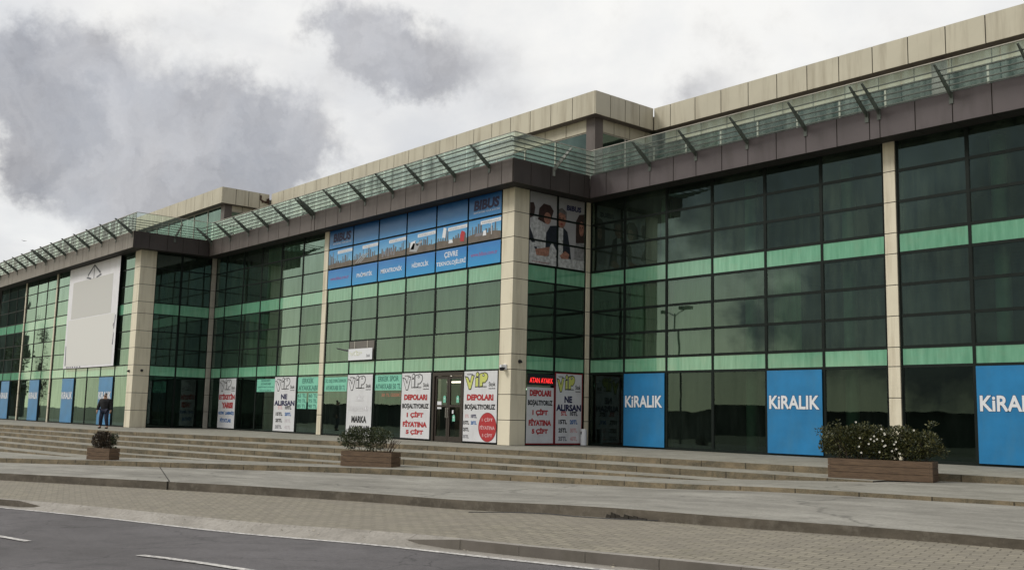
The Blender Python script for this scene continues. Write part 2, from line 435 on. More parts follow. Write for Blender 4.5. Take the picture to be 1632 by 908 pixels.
M['terrace'] = ground_mat('weathered terrace concrete', (.22, .21, .178), (.36, .345, .30), (.12, .11, .085), .5, .5, .35, (1, 2.2, 1), None, .13)
M['slab'] = ground_mat('worn concrete slab', (.20, .19, .165), (.375, .36, .318), (.12, .112, .095), .55, .35, .35, (1, 2.6, 1), (0, 0, .3), .10)
M['tread'] = ground_mat('worn stone tread', (.235, .222, .185), (.365, .348, .295), (.11, .10, .07), .7, .7, .3)
M['asphalt'] = ground_mat('grey asphalt', (.105, .098, .10), (.17, .16, .165), (.06, .057, .058), .6, .3, 1.4, (1, 2.2, 1), (0, 0, -.25), .30)
M['gutter'] = ground_mat('pale concrete gutter', (.26, .24, .21), (.38, .355, .32), (.17, .155, .135), .5, .8, .5)
M['earth'] = ground_mat('bare ground', (.12, .12, .07), (.2, .18, .12), (.07, .09, .04), .6, .05, .5)


def riser_mat():
    m, t, b = newmat('mossy stained riser'); b.inputs['Roughness'].default_value = .95
    f = noise(t, .9, 7, .65, stretch=(1.4, 1.4, 3)); g = noise(t, 3.2, 6, .7, stretch=(1.5, 1.5, .8)); h = noise(t, 40, 4)
    c = mixc(t, rng(t, f, .35, .65), (.05, .042, .028), (.23, .175, .105))
    c = mixc(t, rng(t, g, .5, .68, 0, .85), c, (.045, .042, .026)); c = mixc(t, rng(t, h, .3, .7, 0, .4), c, (.3, .27, .2))
    cc = t.nodes.new('ShaderNodeTexCoord'); sp = t.nodes.new('ShaderNodeSeparateXYZ'); t.links.new(cc.outputs['Object'], sp.inputs[0])
    o_ = mth(t, 'FRACT', mth(t, 'ADD', mth(t, 'DIVIDE', sp.outputs[0], 1.37), mth(t, 'MULTIPLY', mth(t, 'FLOOR', mth(t, 'DIVIDE', sp.outputs[2], .1655)), .37)))
    c = mixc(t, mth(t, 'MULTIPLY', mth(t, 'LESS_THAN', o_, .022), .8), c, (.02, .017, .012))
    t.links.new(c, b.inputs['Base Color']); bump(t, b, g, .03, .5)
    return m


M['riser'] = riser_mat()


def riser2_mat():
    m, t, b = newmat('grimy kerb face'); b.inputs['Roughness'].default_value = .95
    f = noise(t, .7, 7, .65, stretch=(1.2, 1.2, 3)); g = noise(t, 5, 6, .7)
    c = mixc(t, rng(t, f, .35, .65), (.07, .06, .046), (.14, .12, .095)); c = mixc(t, rng(t, g, .5, .72, 0, .6), c, (.2, .18, .15))
    t.links.new(c, b.inputs['Base Color']); bump(t, b, g, .03, .5)
    return m


M['riser2'] = riser2_mat()


def paver_mat():
    m, t, b = newmat('interlocking paving blocks'); b.inputs['Roughness'].default_value = .92
    c0 = t.nodes.new('ShaderNodeTexCoord'); mp = t.nodes.new('ShaderNodeMapping'); mp.inputs['Rotation'].default_value = (0, 0, -.30)
    t.links.new(c0.outputs['Object'], mp.inputs[0])
    # zigzag joints: shift the rows by a triangle wave
    sp = t.nodes.new('ShaderNodeSeparateXYZ'); t.links.new(mp.outputs[0], sp.inputs[0])
    zz = mth(t, 'PINGPONG', mth(t, 'MULTIPLY', sp.outputs[0], 1.0), .11)
    cb = t.nodes.new('ShaderNodeCombineXYZ'); t.links.new(sp.outputs[0], cb.inputs[0]); t.links.new(mth(t, 'ADD', sp.outputs[1], mth(t, 'MULTIPLY', zz, .45)), cb.inputs[1])
    br = t.nodes.new('ShaderNodeTexBrick'); t.links.new(cb.outputs[0], br.inputs['Vector'])
    br.inputs['Scale'].default_value = 1.0; br.inputs['Brick Width'].default_value = .25; br.inputs['Row Height'].default_value = .15
    br.inputs['Mortar Size'].default_value = .011; br.inputs['Mortar Smooth'].default_value = .4
    br.inputs['Color1'].default_value = (.30, .272, .21, 1); br.inputs['Color2'].default_value = (.205, .186, .148, 1); br.inputs['Mortar'].default_value = (.10, .09, .065, 1)
    f = noise(t, .35, 6, .6, stretch=(1, 2, 1)); g = noise(t, 3, 6, .65); h = noise(t, 100, 3)
    c = mixc(t, rng(t, f, .3, .7, 0, .55), br.outputs['Color'], (.23, .205, .17))
    c = mixc(t, rng(t, g, .55, .75, 0, .5), c, (.185, .175, .11)); c = mixc(t, rng(t, h, .3, .7, 0, .3), c, (.18, .16, .125))
    t.links.new(c, b.inputs['Base Color'])
    bump(t, b, mth(t, 'ADD', mth(t, 'MULTIPLY', br.outputs['Fac'], -1.), mth(t, 'MULTIPLY', h, .3)), .02, .7)
    return m


M['pavers'] = paver_mat()


def worn_paint():
    m, t, b = newmat('worn white road paint'); b.inputs['Roughness'].default_value = .8
    c = mixc(t, rng(t, noise(t, 14, 6, .7), .42, .62), (.62, .60, .57), (.20, .19, .19)); t.links.new(c, b.inputs['Base Color'])
    return m


M['paint'] = worn_paint()

# road, pavement, slab, terrace
strip('road', lambda x: W0(x) + .05, zr, lambda x: W0(x) - 12.5, lambda x: zr(x) - .02, M['asphalt'], n=4)
strip('gutter', lambda x: E3(x) + .02, lambda x: z3(x) - kerbdrop(x), lambda x: W0(x) + .04, lambda x: zr(x) + .004, M['gutter'], n=1)
strip('pavement', E2, z2b, lambda x: E3(x) + .16, z3, M['pavers'])
strip('forecourt', E1, z1b, E2, z2, M['slab'])
strip('terrace', lambda x: R1(x) + 1.5, ZT, E1, z1, M['terrace'])
# kerb stones along the road
km = MB()
for x in np.arange(-119, 44, .99):
    a, b_ = x + .006, x + .984
    p = lambda xx, o, z: (xx, E3(xx) + o, z)
    za, zb_ = z3(a) + .006, z3(b_) + .006
    da, db = kerbdrop(a), kerbdrop(b_)
    sh = lambda d_: max(0, .115 - d_)
    km.hexa([p(a, 0, za - .32), p(b_, 0, zb_ - .32), p(b_, .155, zb_ - .32), p(a, .155, za - .32),
             p(a, 0, za - sh(da)), p(b_, 0, zb_ - sh(db)), p(b_, .155, zb_), p(a, .155, za)], 0, 1 if x < -8 else 2)
tag(km.build('kerb', [M['gutter'], M['riser2'], plain('kerb stone face', (.14, .125, .11), .9, 0, .2, 2, (.1, .09, .07), .5)]), kind='structure')


def riserstrip(name, f, zt_, zb_, mat, xs, lip=.012):
    m = MB()
    for i in range(len(xs) - 1):
        a, b_ = xs[i], xs[i + 1]
        m.face([(a, f(a) - lip, zb_(a) - .25), (b_, f(b_) - lip, zb_(b_) - .25), (b_, f(b_) - lip, zt_(b_)), (a, f(a) - lip, zt_(a))])
        m.face([(a, f(a) - lip, zt_(a)), (b_, f(b_) - lip, zt_(b_)), (b_, f(b_) + .30, zt_(b_) + .003), (a, f(a) + .30, zt_(a) + .003)], 1)
    return tag(m.build(name, mat), kind='structure')


riserstrip('forecourt_edge', E2, z2, z2b, [M['riser2'], M['slab']], XS)
riserstrip('terrace_edge', E1, z1, z1b, [M['riser'], M['terrace']], XS)
# expansion joint across the forecourt slab
jm = MB()
for i in range(12):
    ya, yb = (-15.45 - (i) * .26), (-15.45 - (i + 1) * .26)
    xa, xb = -16.9 + (-15.45 - ya) * 1.03, -16.9 + (-15.45 - yb) * 1.03
jx = [(-15.95, E1(-15.95) - .02), (-10.4, E2(-10.4) + .0)]
# flight of steps
FX = [x * .5 for x in range(-240, 61)]


def tread(k, f, fn, x0, x1):
    z = -.165 * k; m = MB(); xs = [x for x in FX if x0 <= x <= x1]
    for i in range(len(xs) - 1):
        a, b_ = xs[i], xs[i + 1]
        top = 12 if k == 0 else None
        ya, yb = (fn(a), fn(b_)) if fn else (12, 12)
        m.face([(a, f(a), z), (b_, f(b_), z), (b_, yb, z), (a, ya, z)], 0)
        w = .004 * math.sin(a * 1.7 + k)
        m.face([(a, f(a), z - .26), (b_, f(b_), z - .26), (b_, f(b_), z), (a, f(a), z)], 1)
    return tag(m.build('step' if k else 'plinth', [M['tread'], M['riser']]), kind='structure')


fns = [R1, R2, R3, R4, R5, R6]
for k, f in enumerate(fns):
    fn = (lambda x, g=fns[k - 1]: g(x) + .03) if k else None
    tread(k, f, fn, -118, [60, 3.5, 1.5, -6, -14, -20][k])

# land all round, out to the horizon
g = MB(); g.face([(-3000, -3000, -2.9), (3000, -3000, -2.9), (3000, 3000, -2.9), (-3000, 3000, -2.9)])
tag(g.build('ground', M['earth']), kind='structure')
strip('far_pavement', lambda x: W0(x) - 12.45, lambda x: zr(x) + .11, lambda x: W0(x) - 18, lambda x: zr(x) + .13, M['gutter'], n=1)
strip('far_verge', lambda x: W0(x) - 17.9, lambda x: zr(x) + .12, lambda x: W0(x) - 90, lambda x: zr(x) - .2, M['earth'], n=4)

# road paint
pm = MB()
xs = [x * .5 for x in range(-60, 60)]
for i in range(len(xs) - 1):
    a, b_ = xs[i], xs[i + 1]
    pm.face([(a, W0(a) - .09, zr(a) + .008), (b_, W0(b_) - .09, zr(b_) + .008), (b_, W0(b_) + .035, zr(b_) + .008), (a, W0(a) + .035, zr(a) + .008)])
tag(pm.build('edge_line', M['paint']), kind='structure')


LANE = curve([(-60, -44.5), (-5, -24.55), (-2, -24.0), (2.57, -23.5), (4.74, -23.2), (20, -21)], win=5)
def dash(xa, xb):
    m = MB(); n = 6
    off = LANE
    for i in range(n):
        a, b_ = xa + (xb - xa) * i / n, xa + (xb - xa) * (i + 1) / n
        m.face([(a, off(a) - .06, zr(a) + .008), (b_, off(b_) - .06, zr(b_) + .008), (b_, off(b_) + .06, zr(b_) + .008), (a, off(a) + .06, zr(a) + .008)])
    return tag(m.build('lane_line', M['paint']), kind='structure')


dash(-4.6, -.95); dash(2.5, 6.6); dash(9.8, 13.0)

# ------------------------------------------------------------------ the building
ZL = [0, 2.8, 3.376, 4.312, 5.249, 6.2, 6.837, 7.79, 8.75, 9.72]
XM1, XL1 = -12.88, -39.27
YM, YL = -4.18, -8.467
BLD = empty('commercial_building', (-13, 0, 0), 0, 'long stepped green glass building with cream pillars and brown grey eaves', 'building')
BO = Vector((-13, 0, 0))


def bpart(m, name, mat, parent=BLD, smooth=False):
    """a part of the building: mesh made in world space, stored relative to the building"""
    m.v = [(x + 13, y, z) for x, y, z in m.v]
    return m.build(name, mat, parent, smooth=smooth)


class FR:            # facade frame: u along the wall, o outward, z up
    def __init__(s, axis, base):
        s.a = axis; s.b = base

    def P(s, u, o, z):
        return (u, s.b - o, z) if s.a == 'x' else (s.b + o, u, z)

    def box(s, m, u0, u1, o0, o1, z0, z1, mi=0):
        p, q = s.P(u0, o0, z0), s.P(u1, o1, z1)
        return m.box(p[0], q[0], p[1], q[1], p[2], q[2], mi)

    def quad(s, m, u0, u1, z0, z1, o, j=0., mi=0):
        r = lambda: o + random.uniform(-j, j)
        a, b, c = r(), r(), r(); d = a + c - b
        return m.face([s.P(u0, a, z0), s.P(u1, b, z0), s.P(u1, c, z1), s.P(u0, d, z1)], mi)


storeys = [('g', 0.05, [2.8]), ('s', 3.376, [4.312, 5.249, 6.2]), ('s', 6.837, [7.79, 8.75, 9.72])]
bands = [(2.8, 3.376), (6.2, 6.837)]
TW = .034            # half transom width


def curtain_wall(fr, cols, mulls, skip=(), TW=.030):
    for (a, b) in cols:
        ci = round((a + b) / 2, 1)
        for si, (typ, z0, tops) in enumerate(storeys):
            if (ci, si) in skip: continue
            f = MB(); p = MB(); zb = z0
            fr.box(f, a, b, -.10, .008, z0 - TW, z0 + TW)
            for zt_ in tops:
                fr.box(f, a, b, -.10, .008, zt_ - TW, zt_ + TW)
                fr.quad(p, a, b, zb + TW, zt_ - TW, -.009, .005)
                zb = zt_
            for u in ((a, a + .018), (b - .018, b)): fr.box(f, u[0], u[1], -.09, .004, z0 - TW, tops[-1] + TW)
            w = bpart(f, 'window', M['frame'])
            p.v = [(x + 13, y, z) for x, y, z in p.v]; p.build('pane', M['glass_ground'] if typ == 'g' else M['glass'], w)
        for z0, zt_ in bands:
            q = MB(); fr.quad(q, a, b, z0 + TW, zt_ - TW, -.006, .002)
            bpart(q, 'spandrel_panel', M['spandrel'])
    for u in mulls:
        m = MB(); fr.box(m, u - .045, u + .045, -.14, .014, 0.0, 9.8)
        bpart(m, 'mullion', M['frame'])


def cols_of(us, gap=.045):
    return [(min(a, b) + gap, max(a, b) - gap) for a, b in zip(us[:-1], us[1:])]


YR = -.18
fR, fM, fL = FR('x', YR), FR('x', YM), FR('x', YL)
fRM, fRL = FR('y', XM1), FR('y', XL1)
uR = [-12.78, -10.93, -8.82, -6.71, -4.47, -2.31, -.125]
uR2 = [.30, 2.47, 4.64, 6.81, 8.97, 11.15, 13.3]
uM = [-13.56, -15.66, -17.78, -19.93, -22.11, -24.27, -26.45]
uM2 = [-26.9, -28.99, -31.24, -33.41, -35.58, -37.75, -39.1]
uL = [-40.1, -42.22, -44.53, -46.85, -48.99, -51.32, -53.8]
uL2 = [-54.1, -56.16, -58.44, -60.9]
uL3 = [-61.2, -63.39, -65.6, -67.8, -70.0, -72.2, -74.4]
DOORC = round((-15.66 - 17.78) / 2, 1)
curtain_wall(fR, cols_of(uR), uR[1:-1], TW=.046); curtain_wall(fR, cols_of(uR2), uR2[1:-1], TW=.046)
curtain_wall(fM, cols_of(uM), uM[1:-1], skip=[(DOORC, 0)]); curtain_wall(fM, cols_of(uM2), uM2[1:-1])
curtain_wall(fL, cols_of(uL), uL[1:-1]); curtain_wall(fL, cols_of(uL2), uL2[1:-1])
curtain_wall(fL, cols_of(uL3[:4]), uL3[1:4])
curtain_wall(fRM, [(-3.45, -2.055), (-1.965, -.42)], [-2.01])
curtain_wall(fRL, [(-7.6, -6.2), (-6.11, -4.42)], [-6.155])
# dark jambs beside pillars
for fr, u in ((fR, -.13), (fR, .305), (fR, -12.80), (fM, -13.565), (fM, -26.445), (fM, -26.905), (fL, -40.09), (fL, -53.8), (fL, -54.1), (fM, -39.05), (fRM, -3.47), (fRM, -.40), (fRL, -7.62), (fRL, -4.41), (fL, -60.9), (fL, -61.2)):
    jb = MB(); fr.box(jb, u - .022, u + .022, -.12, .016, 0, 9.8); bpart(jb, 'jamb', M['frame'])


def pillar(x0, x1, y0, y1, zs, name='pillar', mat=None, ztop=9.75):
    m = MB(); m.box(x0 + .012, x1 - .012, y0 + .012, y1 - .012, 0, ztop, 1)
    e = [0.] + zs + [ztop]
    for a, b in zip(e[:-1], e[1:]):
        if b - a > .05: m.box(x0, x1, y0, y1, a + .012, b - .012)
    return bpart(m, name, [mat or M['clad'], M['joint']])


PZ = [.93, 1.87, 2.8, 3.376, 4.312, 5.249, 6.2, 6.837, 7.79, 8.75]
pillar(-13.52, XM1 + .05, YM - .06, YM + .69, PZ)
pillar(-40.05, XL1 + .05, YL - .06, YL + .82, PZ)
pillar(-.1, .275, YR - .06, .2, PZ); pillar(13.3, 13.7, -.06, .2, PZ)
pillar(-26.86, -26.48, YM - .06, YM + .2, PZ)
pillar(-54.05, -53.85, YL - .06, YL + .2, PZ); pillar(-61.15, -60.95, YL - .06, YL + .2, PZ); 
pillar(-12.93, -12.80, YR - .20, YR + .03, PZ, 'corner_post'); pillar(-39.3, -39.17, YM - .22, YM + .03, PZ, 'corner_post', M['frame_thin'])


def outline(o, back=14., xl=-80., xr=14.):
    """building footprint moved outward by o"""
    return [(xl, YL - o), (XL1 + o, YL - o), (XL1 + o, YM - o), (XM1 + o, YM - o), (XM1 + o, -o), (xr, -o), (xr, back), (xl, back)]


# floor slabs, roof terrace, soffit, inner walls
m = MB(); m.prism(outline(-.16, 9), 2.86, 3.32); bpart(m, 'floor_slab', M['interior'])
m = MB(); m.prism(outline(-.16, 9), 6.26, 6.78); bpart(m, 'floor_slab', M['interior'])
m = MB(); m.prism(outline(-.16, 9), 0.004, .03); bpart(m, 'shop_floor', M['intfloor'])
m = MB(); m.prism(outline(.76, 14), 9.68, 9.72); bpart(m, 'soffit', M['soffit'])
m = MB(); m.prism(outline(.72, 14), 10.1, 10.46); bpart(m, 'roof_terrace', M['concrete'])
m = MB(); m.box(-80, 14, 9.0, 9.2, -.5, 14); m.box(-80.2, -80, YL + .2, 9, -.5, 10); m.box(14, 14.2, .2, 9, -.5, 10)
for x in (-46, -33, -20, -6):
    m.box(x, x + .15, {-46: YL, -33: YM, -20: YM, -6: 0}[x] + 4.2, 8.95, 0.03, 9.6)
bpart(m, 'inner_wall', M['interior'])
for x, y in [(-9.9, 1.1), (-5.9, 1.0), (-2.1, 1.1), (2.8, 1.1), (7, 1.1), (-15.2, YM + 1.3), (-19.3, YM + 1.3), (-24, YM + 1.3), (-29.6, YM + 1.3), (-33.8, YM + 1.0), (-38, YM + 1.3), (-43, YL + 1.3), (-48, YL + 1.3), (-53, YL + 1.3), (-58, YL + 1.3)]:
    m = MB(); m.tube((x, y, .03), (x, y, 9.6), .22, n=14); bpart(m, 'inner_column', M['intcol'], smooth=True)


def drape(fr, u0, u1, z0, z1, o=-.32):
    m = MB(); n = int((u1 - u0) / .045); r = random.random() * 9
    pr = None
    for i in range(n + 1):
        u = u0 + (u1 - u0) * i / n; oo = o + .035 * math.sin(i * 1.25 + r) + .02 * math.sin(i * .37 + r)
        cur = (fr.P(u, oo, z0), fr.P(u, oo, z1))
        if pr: m.face([pr[0], cur[0], cur[1], pr[1]])
        pr = cur
    return bpart(m, 'curtain', M['curtain'], smooth=True)


for a, b in cols_of(uR)[1:3]: drape(fR, a, b - random.choice((0, .15)), 3.42, 6.16)
drape(fR, -4.4, -3.3, 3.42, 6.16)
for a, b in cols_of(uM)[:6]: drape(fM, a, b, 3.42, 6.16)
for a, b in cols_of(uM2)[:4]: drape(fM, a + random.choice((0, .3)), b, 3.42, 6.16)
for a, b in cols_of(uM2)[:3]: drape(fM, a, b, 6.88, 9.6)
for a, b in cols_of(uL): drape(fL, a, b, 3.42, 6.16); 
for a, b in cols_of(uL)[:2]: drape(fL, a, b, 6.88, 9.6)

# ---- fascia with its panel joints
OV = .8
FZ0, FZ1 = 9.65, 10.55


def fascia(fr, js, out=OV, mat='fascia'):
    m = MB(); js = sorted(js)
    fr.box(m, js[0], js[-1], out - .10, out - .02, FZ0 + .01, FZ1 - .01, 1)
    for a, b in zip(js[:-1], js[1:]):
        fr.box(m, a + .016, b - .016, out - .05, out, FZ0, FZ1)
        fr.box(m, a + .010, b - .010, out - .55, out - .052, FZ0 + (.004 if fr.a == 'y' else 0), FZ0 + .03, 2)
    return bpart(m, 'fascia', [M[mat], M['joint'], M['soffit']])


jR = [-12.08, -11.2, -10.05, -8.95, -7.83, -6.79, -5.66, -4.57, -3.44, -2.32, -1.21, -.1, .24] + [.24 + 1.115 * k for k in range(1, 13)]
jM = [-12.08, -12.75] + [-13.55 - 1.095 * k for k in range(0, 12)] + [-26.65 + .02] + [-26.93 - 1.1 * k for k in range(0, 11)] + [-38.47]
jM = [j for j in jM if not (-26.6 < j < -26.2)] + [-26.6]
jL = [-38.47, -39.3] + [-40.1 - 1.12 * k for k in range(0, 13)] + [-54.1 - 1.12 * k for k in range(0, 24)]
M['fascia_l'] = plain('pale grey brown fascia panel', (.25, .225, .20), .5, 0, .12, .7, (.12, .10, .085), .6, (1.5, 1.5, .3), .35)
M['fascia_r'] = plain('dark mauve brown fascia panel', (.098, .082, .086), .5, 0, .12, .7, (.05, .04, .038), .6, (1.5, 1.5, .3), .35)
M['fascia_s'] = plain('shaded dirty fascia panel', (.055, .046, .044), .6, 0, .15, .7, (.025, .02, .018), .6, (1.5, 1.5, .3), .35)  # return faces: shade of the turned-away side painted in, along with dirt
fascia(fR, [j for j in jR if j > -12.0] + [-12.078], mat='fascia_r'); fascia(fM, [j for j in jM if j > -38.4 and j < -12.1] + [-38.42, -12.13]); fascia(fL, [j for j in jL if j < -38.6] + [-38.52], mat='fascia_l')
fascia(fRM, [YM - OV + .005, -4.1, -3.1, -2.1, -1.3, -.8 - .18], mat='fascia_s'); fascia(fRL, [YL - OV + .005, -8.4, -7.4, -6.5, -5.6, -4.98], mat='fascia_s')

# ---- sloping fins and louvre rails above the fascia
FIN = [(0.0, 10.34), (.50, 10.70), (1.00, 11.10), (.93, 11.13), (.42, 10.84), (0.0, 10.54)]


def fin(fr, u, out=OV, mat=None):
    m = MB(); w = .018
    a = [fr.P(u - w, out + p[0], p[1]) for p in FIN]; b = [fr.P(u + w, out + p[0], p[1]) for p in FIN]
    m.face(a); m.face(b[::-1]); n = len(FIN)
    for i in range(n):
        j = (i + 1) % n; m.face([a[j], a[i], b[i], b[j]])
    fr.box(m, u - .06, u + .06, out + .0, out + .025, 10.2, 10.5)
    return bpart(m, 'fin', mat or M['steel'])


finsR = [-6.79, -4.59, -2.33, -.18, .22, 2.45, 4.72, 6.9, 9.1]; finsR = [-10.9 + 1.95] + finsR
finsM = [-13.48, -15.63, -17.79, -19.97, -22.18, -24.3, -26.68, -26.93, -29.25, -31.4, -33.6, -35.8, -38.2]
finsL = [-38.75, -41.2, -43.5, -45.7, -47.9, -50.1, -52.3, -54.0, -54.3, -56.5, -58.7, -60.9, -63.1, -65.3, -67.5]
for u in finsR: fin(fR, u)
for u in finsM: fin(fM, u)
for u in finsL: fin(fL, u)
fin(fRM, -2.95, mat=M['steel_light']); fin(fRL, -7.0)
RAILS = [(.13, 10.60), (.33, 10.70), (.53, 10.80), (.72, 10.90), (.90, 11.00)]
for (o, z) in RAILS:
    r = OV + o
    runs = [(FR('x', 0.), XM1 + r, 14.), (FR('y', XM1), YM - r, -r), (FR('x', YM), XL1 + r, XM1 + r), (FR('y', XL1), YL - r, YM - r), (FR('x', YL), -80, XL1 + r)]
    for fr, a, b in runs:
        m = MB(); fr.box(m, a - .02, b + .02, r - .026, r + .026, z - .014, z + .014)
        bpart(m, 'louvre_rail', M['steel'])

# ---- glass railing of the roof terrace
BI = OV - .12


def railing(fr, a, b):
    m = MB(); n = max(1, round((b - a) / 1.45)); w = (b - a) / n
    for i in range(n):
        fr.box(m, a + i * w + .012, a + (i + 1) * w - .012, BI - .006, BI + .006, 10.47, 11.58)
    o = bpart(m, 'glass_railing', M['glass_rail'])
    m = MB(); fr.box(m, a, b, BI - .02, BI + .02, 11.58, 11.605)
    m.v = [(x + 13, y, z) for x, y, z in m.v]; m.build('handrail', M['frame_thin'], o)


railing(fR, XM1 + BI, 14); railing(fM, XL1 + BI, XM1 + BI); railing(fL, -80, XL1 + BI)
railing(fRM, YM - BI, -BI); railing(fRL, YL - BI, YM - BI)

# ---- set-back top storey
PZ0, PZ1 = 13.8, 14.8
pfR, pfM, pfL = FR('x', 4.41), FR('x', .733), FR('x', -2.48)
pRM, pRL = FR('y', -13.53), FR('y', -42.8)


def parapet(fr, js, z0=PZ0, z1=PZ1, name='parapet', th=.40, mat=None):
    m = MB(); js = sorted(js)
    fr.box(m, js[0] + .02, js[-1] - .02, -th, -.02, z0 + .01, z1 - .01, 1)
    for a, b in zip(js[:-1], js[1:]): fr.box(m, a + .018, b - .018, -.05, 0, z0, z1)
    if name == 'parapet': fr.box(m, js[0], js[-1], -th, -.052, z0 - (.009 if fr.a == 'y' else .005), z0 + .02, 2)
    return bpart(m, name, [mat or M['par'], M['joint'], M['fascia']])


parapet(pfR, [-13.51] + [-12.56 + 1.37 * k for k in range(0, 20)])
parapet(pfM, [-13.56 - 1.37 * k for k in range(0, 21)] + [-42.55])
parapet(pfL, [-42.83 - 1.37 * k for k in range(0, 28)])
parapet(pRM, [.735, 1.65, 2.57, 3.49, 4.405]); parapet(pRL, [-2.475, -1.55, -.7, .05, .73])
# lower cladding band and glazing of the top storey
parapet(FR('x', 4.81), [-13.2] + [-12.56 + 1.37 * k for k in range(0, 20)], 13.25, 13.79, 'wall_band', .2)
parapet(FR('x', 1.13), [-14.35 - 1.37 * k for k in range(0, 20)], 13.25, 13.79, 'wall_band', .2)
parapet(FR('y', -13.93), [1.25, 2.3, 3.3, 4.3, 4.8], 13.25, 13.79, 'wall_band', .2)
parapet(FR('y', -43.2), [-2.0, -.9, .2, 1.1], 13.45, 13.79, 'wall_band', .2)


def topglass(fr, a, b, w, z1=13.25, o=-.06):
    n = max(1, round((b - a) / w)); w = (b - a) / n
    for i in range(n):
        p = MB(); fr.quad(p, a + i * w, a + (i + 1) * w, 10.46, z1, o, .002)
        f = MB(); fr.box(f, a + i * w - .035, a + i * w + .035, o - .05, o + .03, 10.46, z1)
        fr.box(f, a + i * w + .035, a + (i + 1) * w - .035, o - .05, o + .02, z1 - .05, z1 - .005)
        w_ = bpart(f, 'upper_window', M['frame_thin']); p.v = [(x + 13, y, z) for x, y, z in p.v]; p.build('pane', M['glass_top'], w_)


topglass(FR('x', 4.81), -13.9, 14, 1.9); topglass(FR('x', 1.13), -43, -14.4, 2.1); topglass(FR('x', -2.08), -80, -43.6, 2.1, 13.79)
topglass(FR('y', -13.93), 1.5, 4.6, 1.6); topglass(FR('y', -43.2), -1.7, 1.0, 1.4, 13.45)
m = MB(); m.box(-14.45, -13.92, 1.12, 1.6, 10.46, 13.8); bpart(m, 'corner_column', M['fascia'])
m = MB(); m.box(-43.7, -43.19, -2.09, -1.6, 10.46, 13.8); bpart(m, 'corner_column', M['fascia'])
m = MB(); m.box(-.95, -.4, 4.80, 5.2, 10.46, 13.8); bpart(m, 'corner_column', M['fascia'])
m = MB(); m.prism([(-80, -2.3), (-42.95, -2.3), (-42.95, .9), (-13.7, .9), (-13.7, 4.6), (14, 4.6), (14, 14), (-80, 14)], 14.1, 14.5); bpart(m, 'roof', M['concrete'])
m = MB()  # broken flashing on the parapet return
for (y, z, h) in [(.12, 14.35, .3), (.2, 14.28, .1), (.3, 14.25, .09), (.4, 14.24, .08), (.5, 14.22, .1), (.58, 14.2, .28), (.66, 14.18, .35), (.25, 14.2, .06), (.45, 14.2, .06)]:
    m.box(-42.79, -42.74, y - .05, y + .04, z, z + h)
bpart(m, 'damaged_flashing', plain('rusty brown metal', (.06, .03, .02), .8))

# ---- pair of glazed doors
DX0, DX1 = -17.735, -15.705
m = MB()
fM.box(m, DX0, DX0 + .12, -.12, .03, 0, 2.76); fM.box(m, DX1 - .12, DX1, -.12, .03, 0, 2.76); fM.box(m, DX0 + .12, DX1 - .12, -.12, .03, 2.62, 2.76)
bpart(m, 'door_frame', M['doorframe'])
for s, (a, b) in enumerate(((DX0 + .13, (DX0 + DX1) / 2 - .01), ((DX0 + DX1) / 2 + .01, DX1 - .13))):
    m = MB()
    fM.box(m, a, a + .10, -.08, -.02, .02, 2.6); fM.box(m, b - .10, b, -.08, -.02, .02, 2.6)
    for z0, z1_ in ((.02, .22), (1.38, 1.46), (2.5, 2.6)): fM.box(m, a + .1, b - .1, -.08, -.02, z0, z1_)
    d_ = bpart(m, 'door', M['doorframe'])
    p = MB(); fM.quad(p, a + .1, b - .1, .22, 2.5, -.05); p.v = [(x + 13, y, z) for x, y, z in p.v]
    p.build('pane', glassmat('door glass', (.66, .66, .62), 1.5, .02, (.1, .1, .1)), d_)
    hx = (b - .05) if s == 0 else (a + .05)
    h = MB(); h.tube((hx + 13, YM - .05, .95), (hx + 13, YM - .05, 1.35), .014); h.tube((hx + 13, YM - .05, .99), (hx + 13, YM + .02, .99), .01); h.tube((hx + 13, YM - .05, 1.31), (hx + 13, YM + .02, 1.31), .01)
    h.build('handle', M['frame_thin'], d_)
# lit ceiling and shelves in the shoe shop behind the doors
m = MB(); m.box(-26, -14, YM + 1.0, YM + 4.1, 2.72, 2.8); bpart(m, 'shop_ceiling', plain('cream shop ceiling', (.60, .50, .38), .9))
for k, y in enumerate((YM + 1.35, YM + 2.2, YM + 3.2)):
    for x in (-18.6, -16.4):
        m = MB(); m.box(x, x + 1.5, y, y + .10, 2.40 - .12 * k, 2.46 - .12 * k); m.box(x + .2, x + .23, y + .04, y + .06, 2.46 - .12 * k, 2.72)
        o = m.build('ceiling_lamp', M['tube']); o['label'] = 'lit tube lamp behind the glass doors, ' + ('front' if k == 0 else 'middle' if k == 1 else 'rear') + (' row left' if x < -17 else ' row right')
        o['category'] = 'ceiling lamp'; o['group'] = 'tube lamps inside the shop'
m = MB()
for x in np.arange(-25.5, -18.5, 1.7):
    m.box(x, x + 1.3, YM + 2.2, YM + 2.6, .03, 1.5)
    for z in (.4, .8, 1.2): m.box(x - .02, x + 1.32, YM + 2.12, YM + 2.2, z, z + .03)
bk = MB(); bk.box(-26, -14, YM + 4.05, YM + 4.15, 1.3, 2.72); bpart(bk, 'shop_back_wall', plain('cream shop wall', (.66, .54, .42), .9))
tag(m.build('shoe_shelf', M['interior']), 'dark row of shoe shelves inside the ground floor shop left of the doors', 'shelf')

# small fittings on the pillars
def knob(fr, u, z, label):
    m = MB(); p, q = Vector(fr.P(u, .06, z)), Vector(fr.P(u, .14, z)); m.tube(p, q, .07, .06, 12); m.tube(fr.P(u, .12, z), fr.P(u, .20, z - .03), .035, .03, 8)
    return tag(m.build('wall_lamp', M['black']), label, 'wall lamp', 'small dark spot lamps on the pillars')


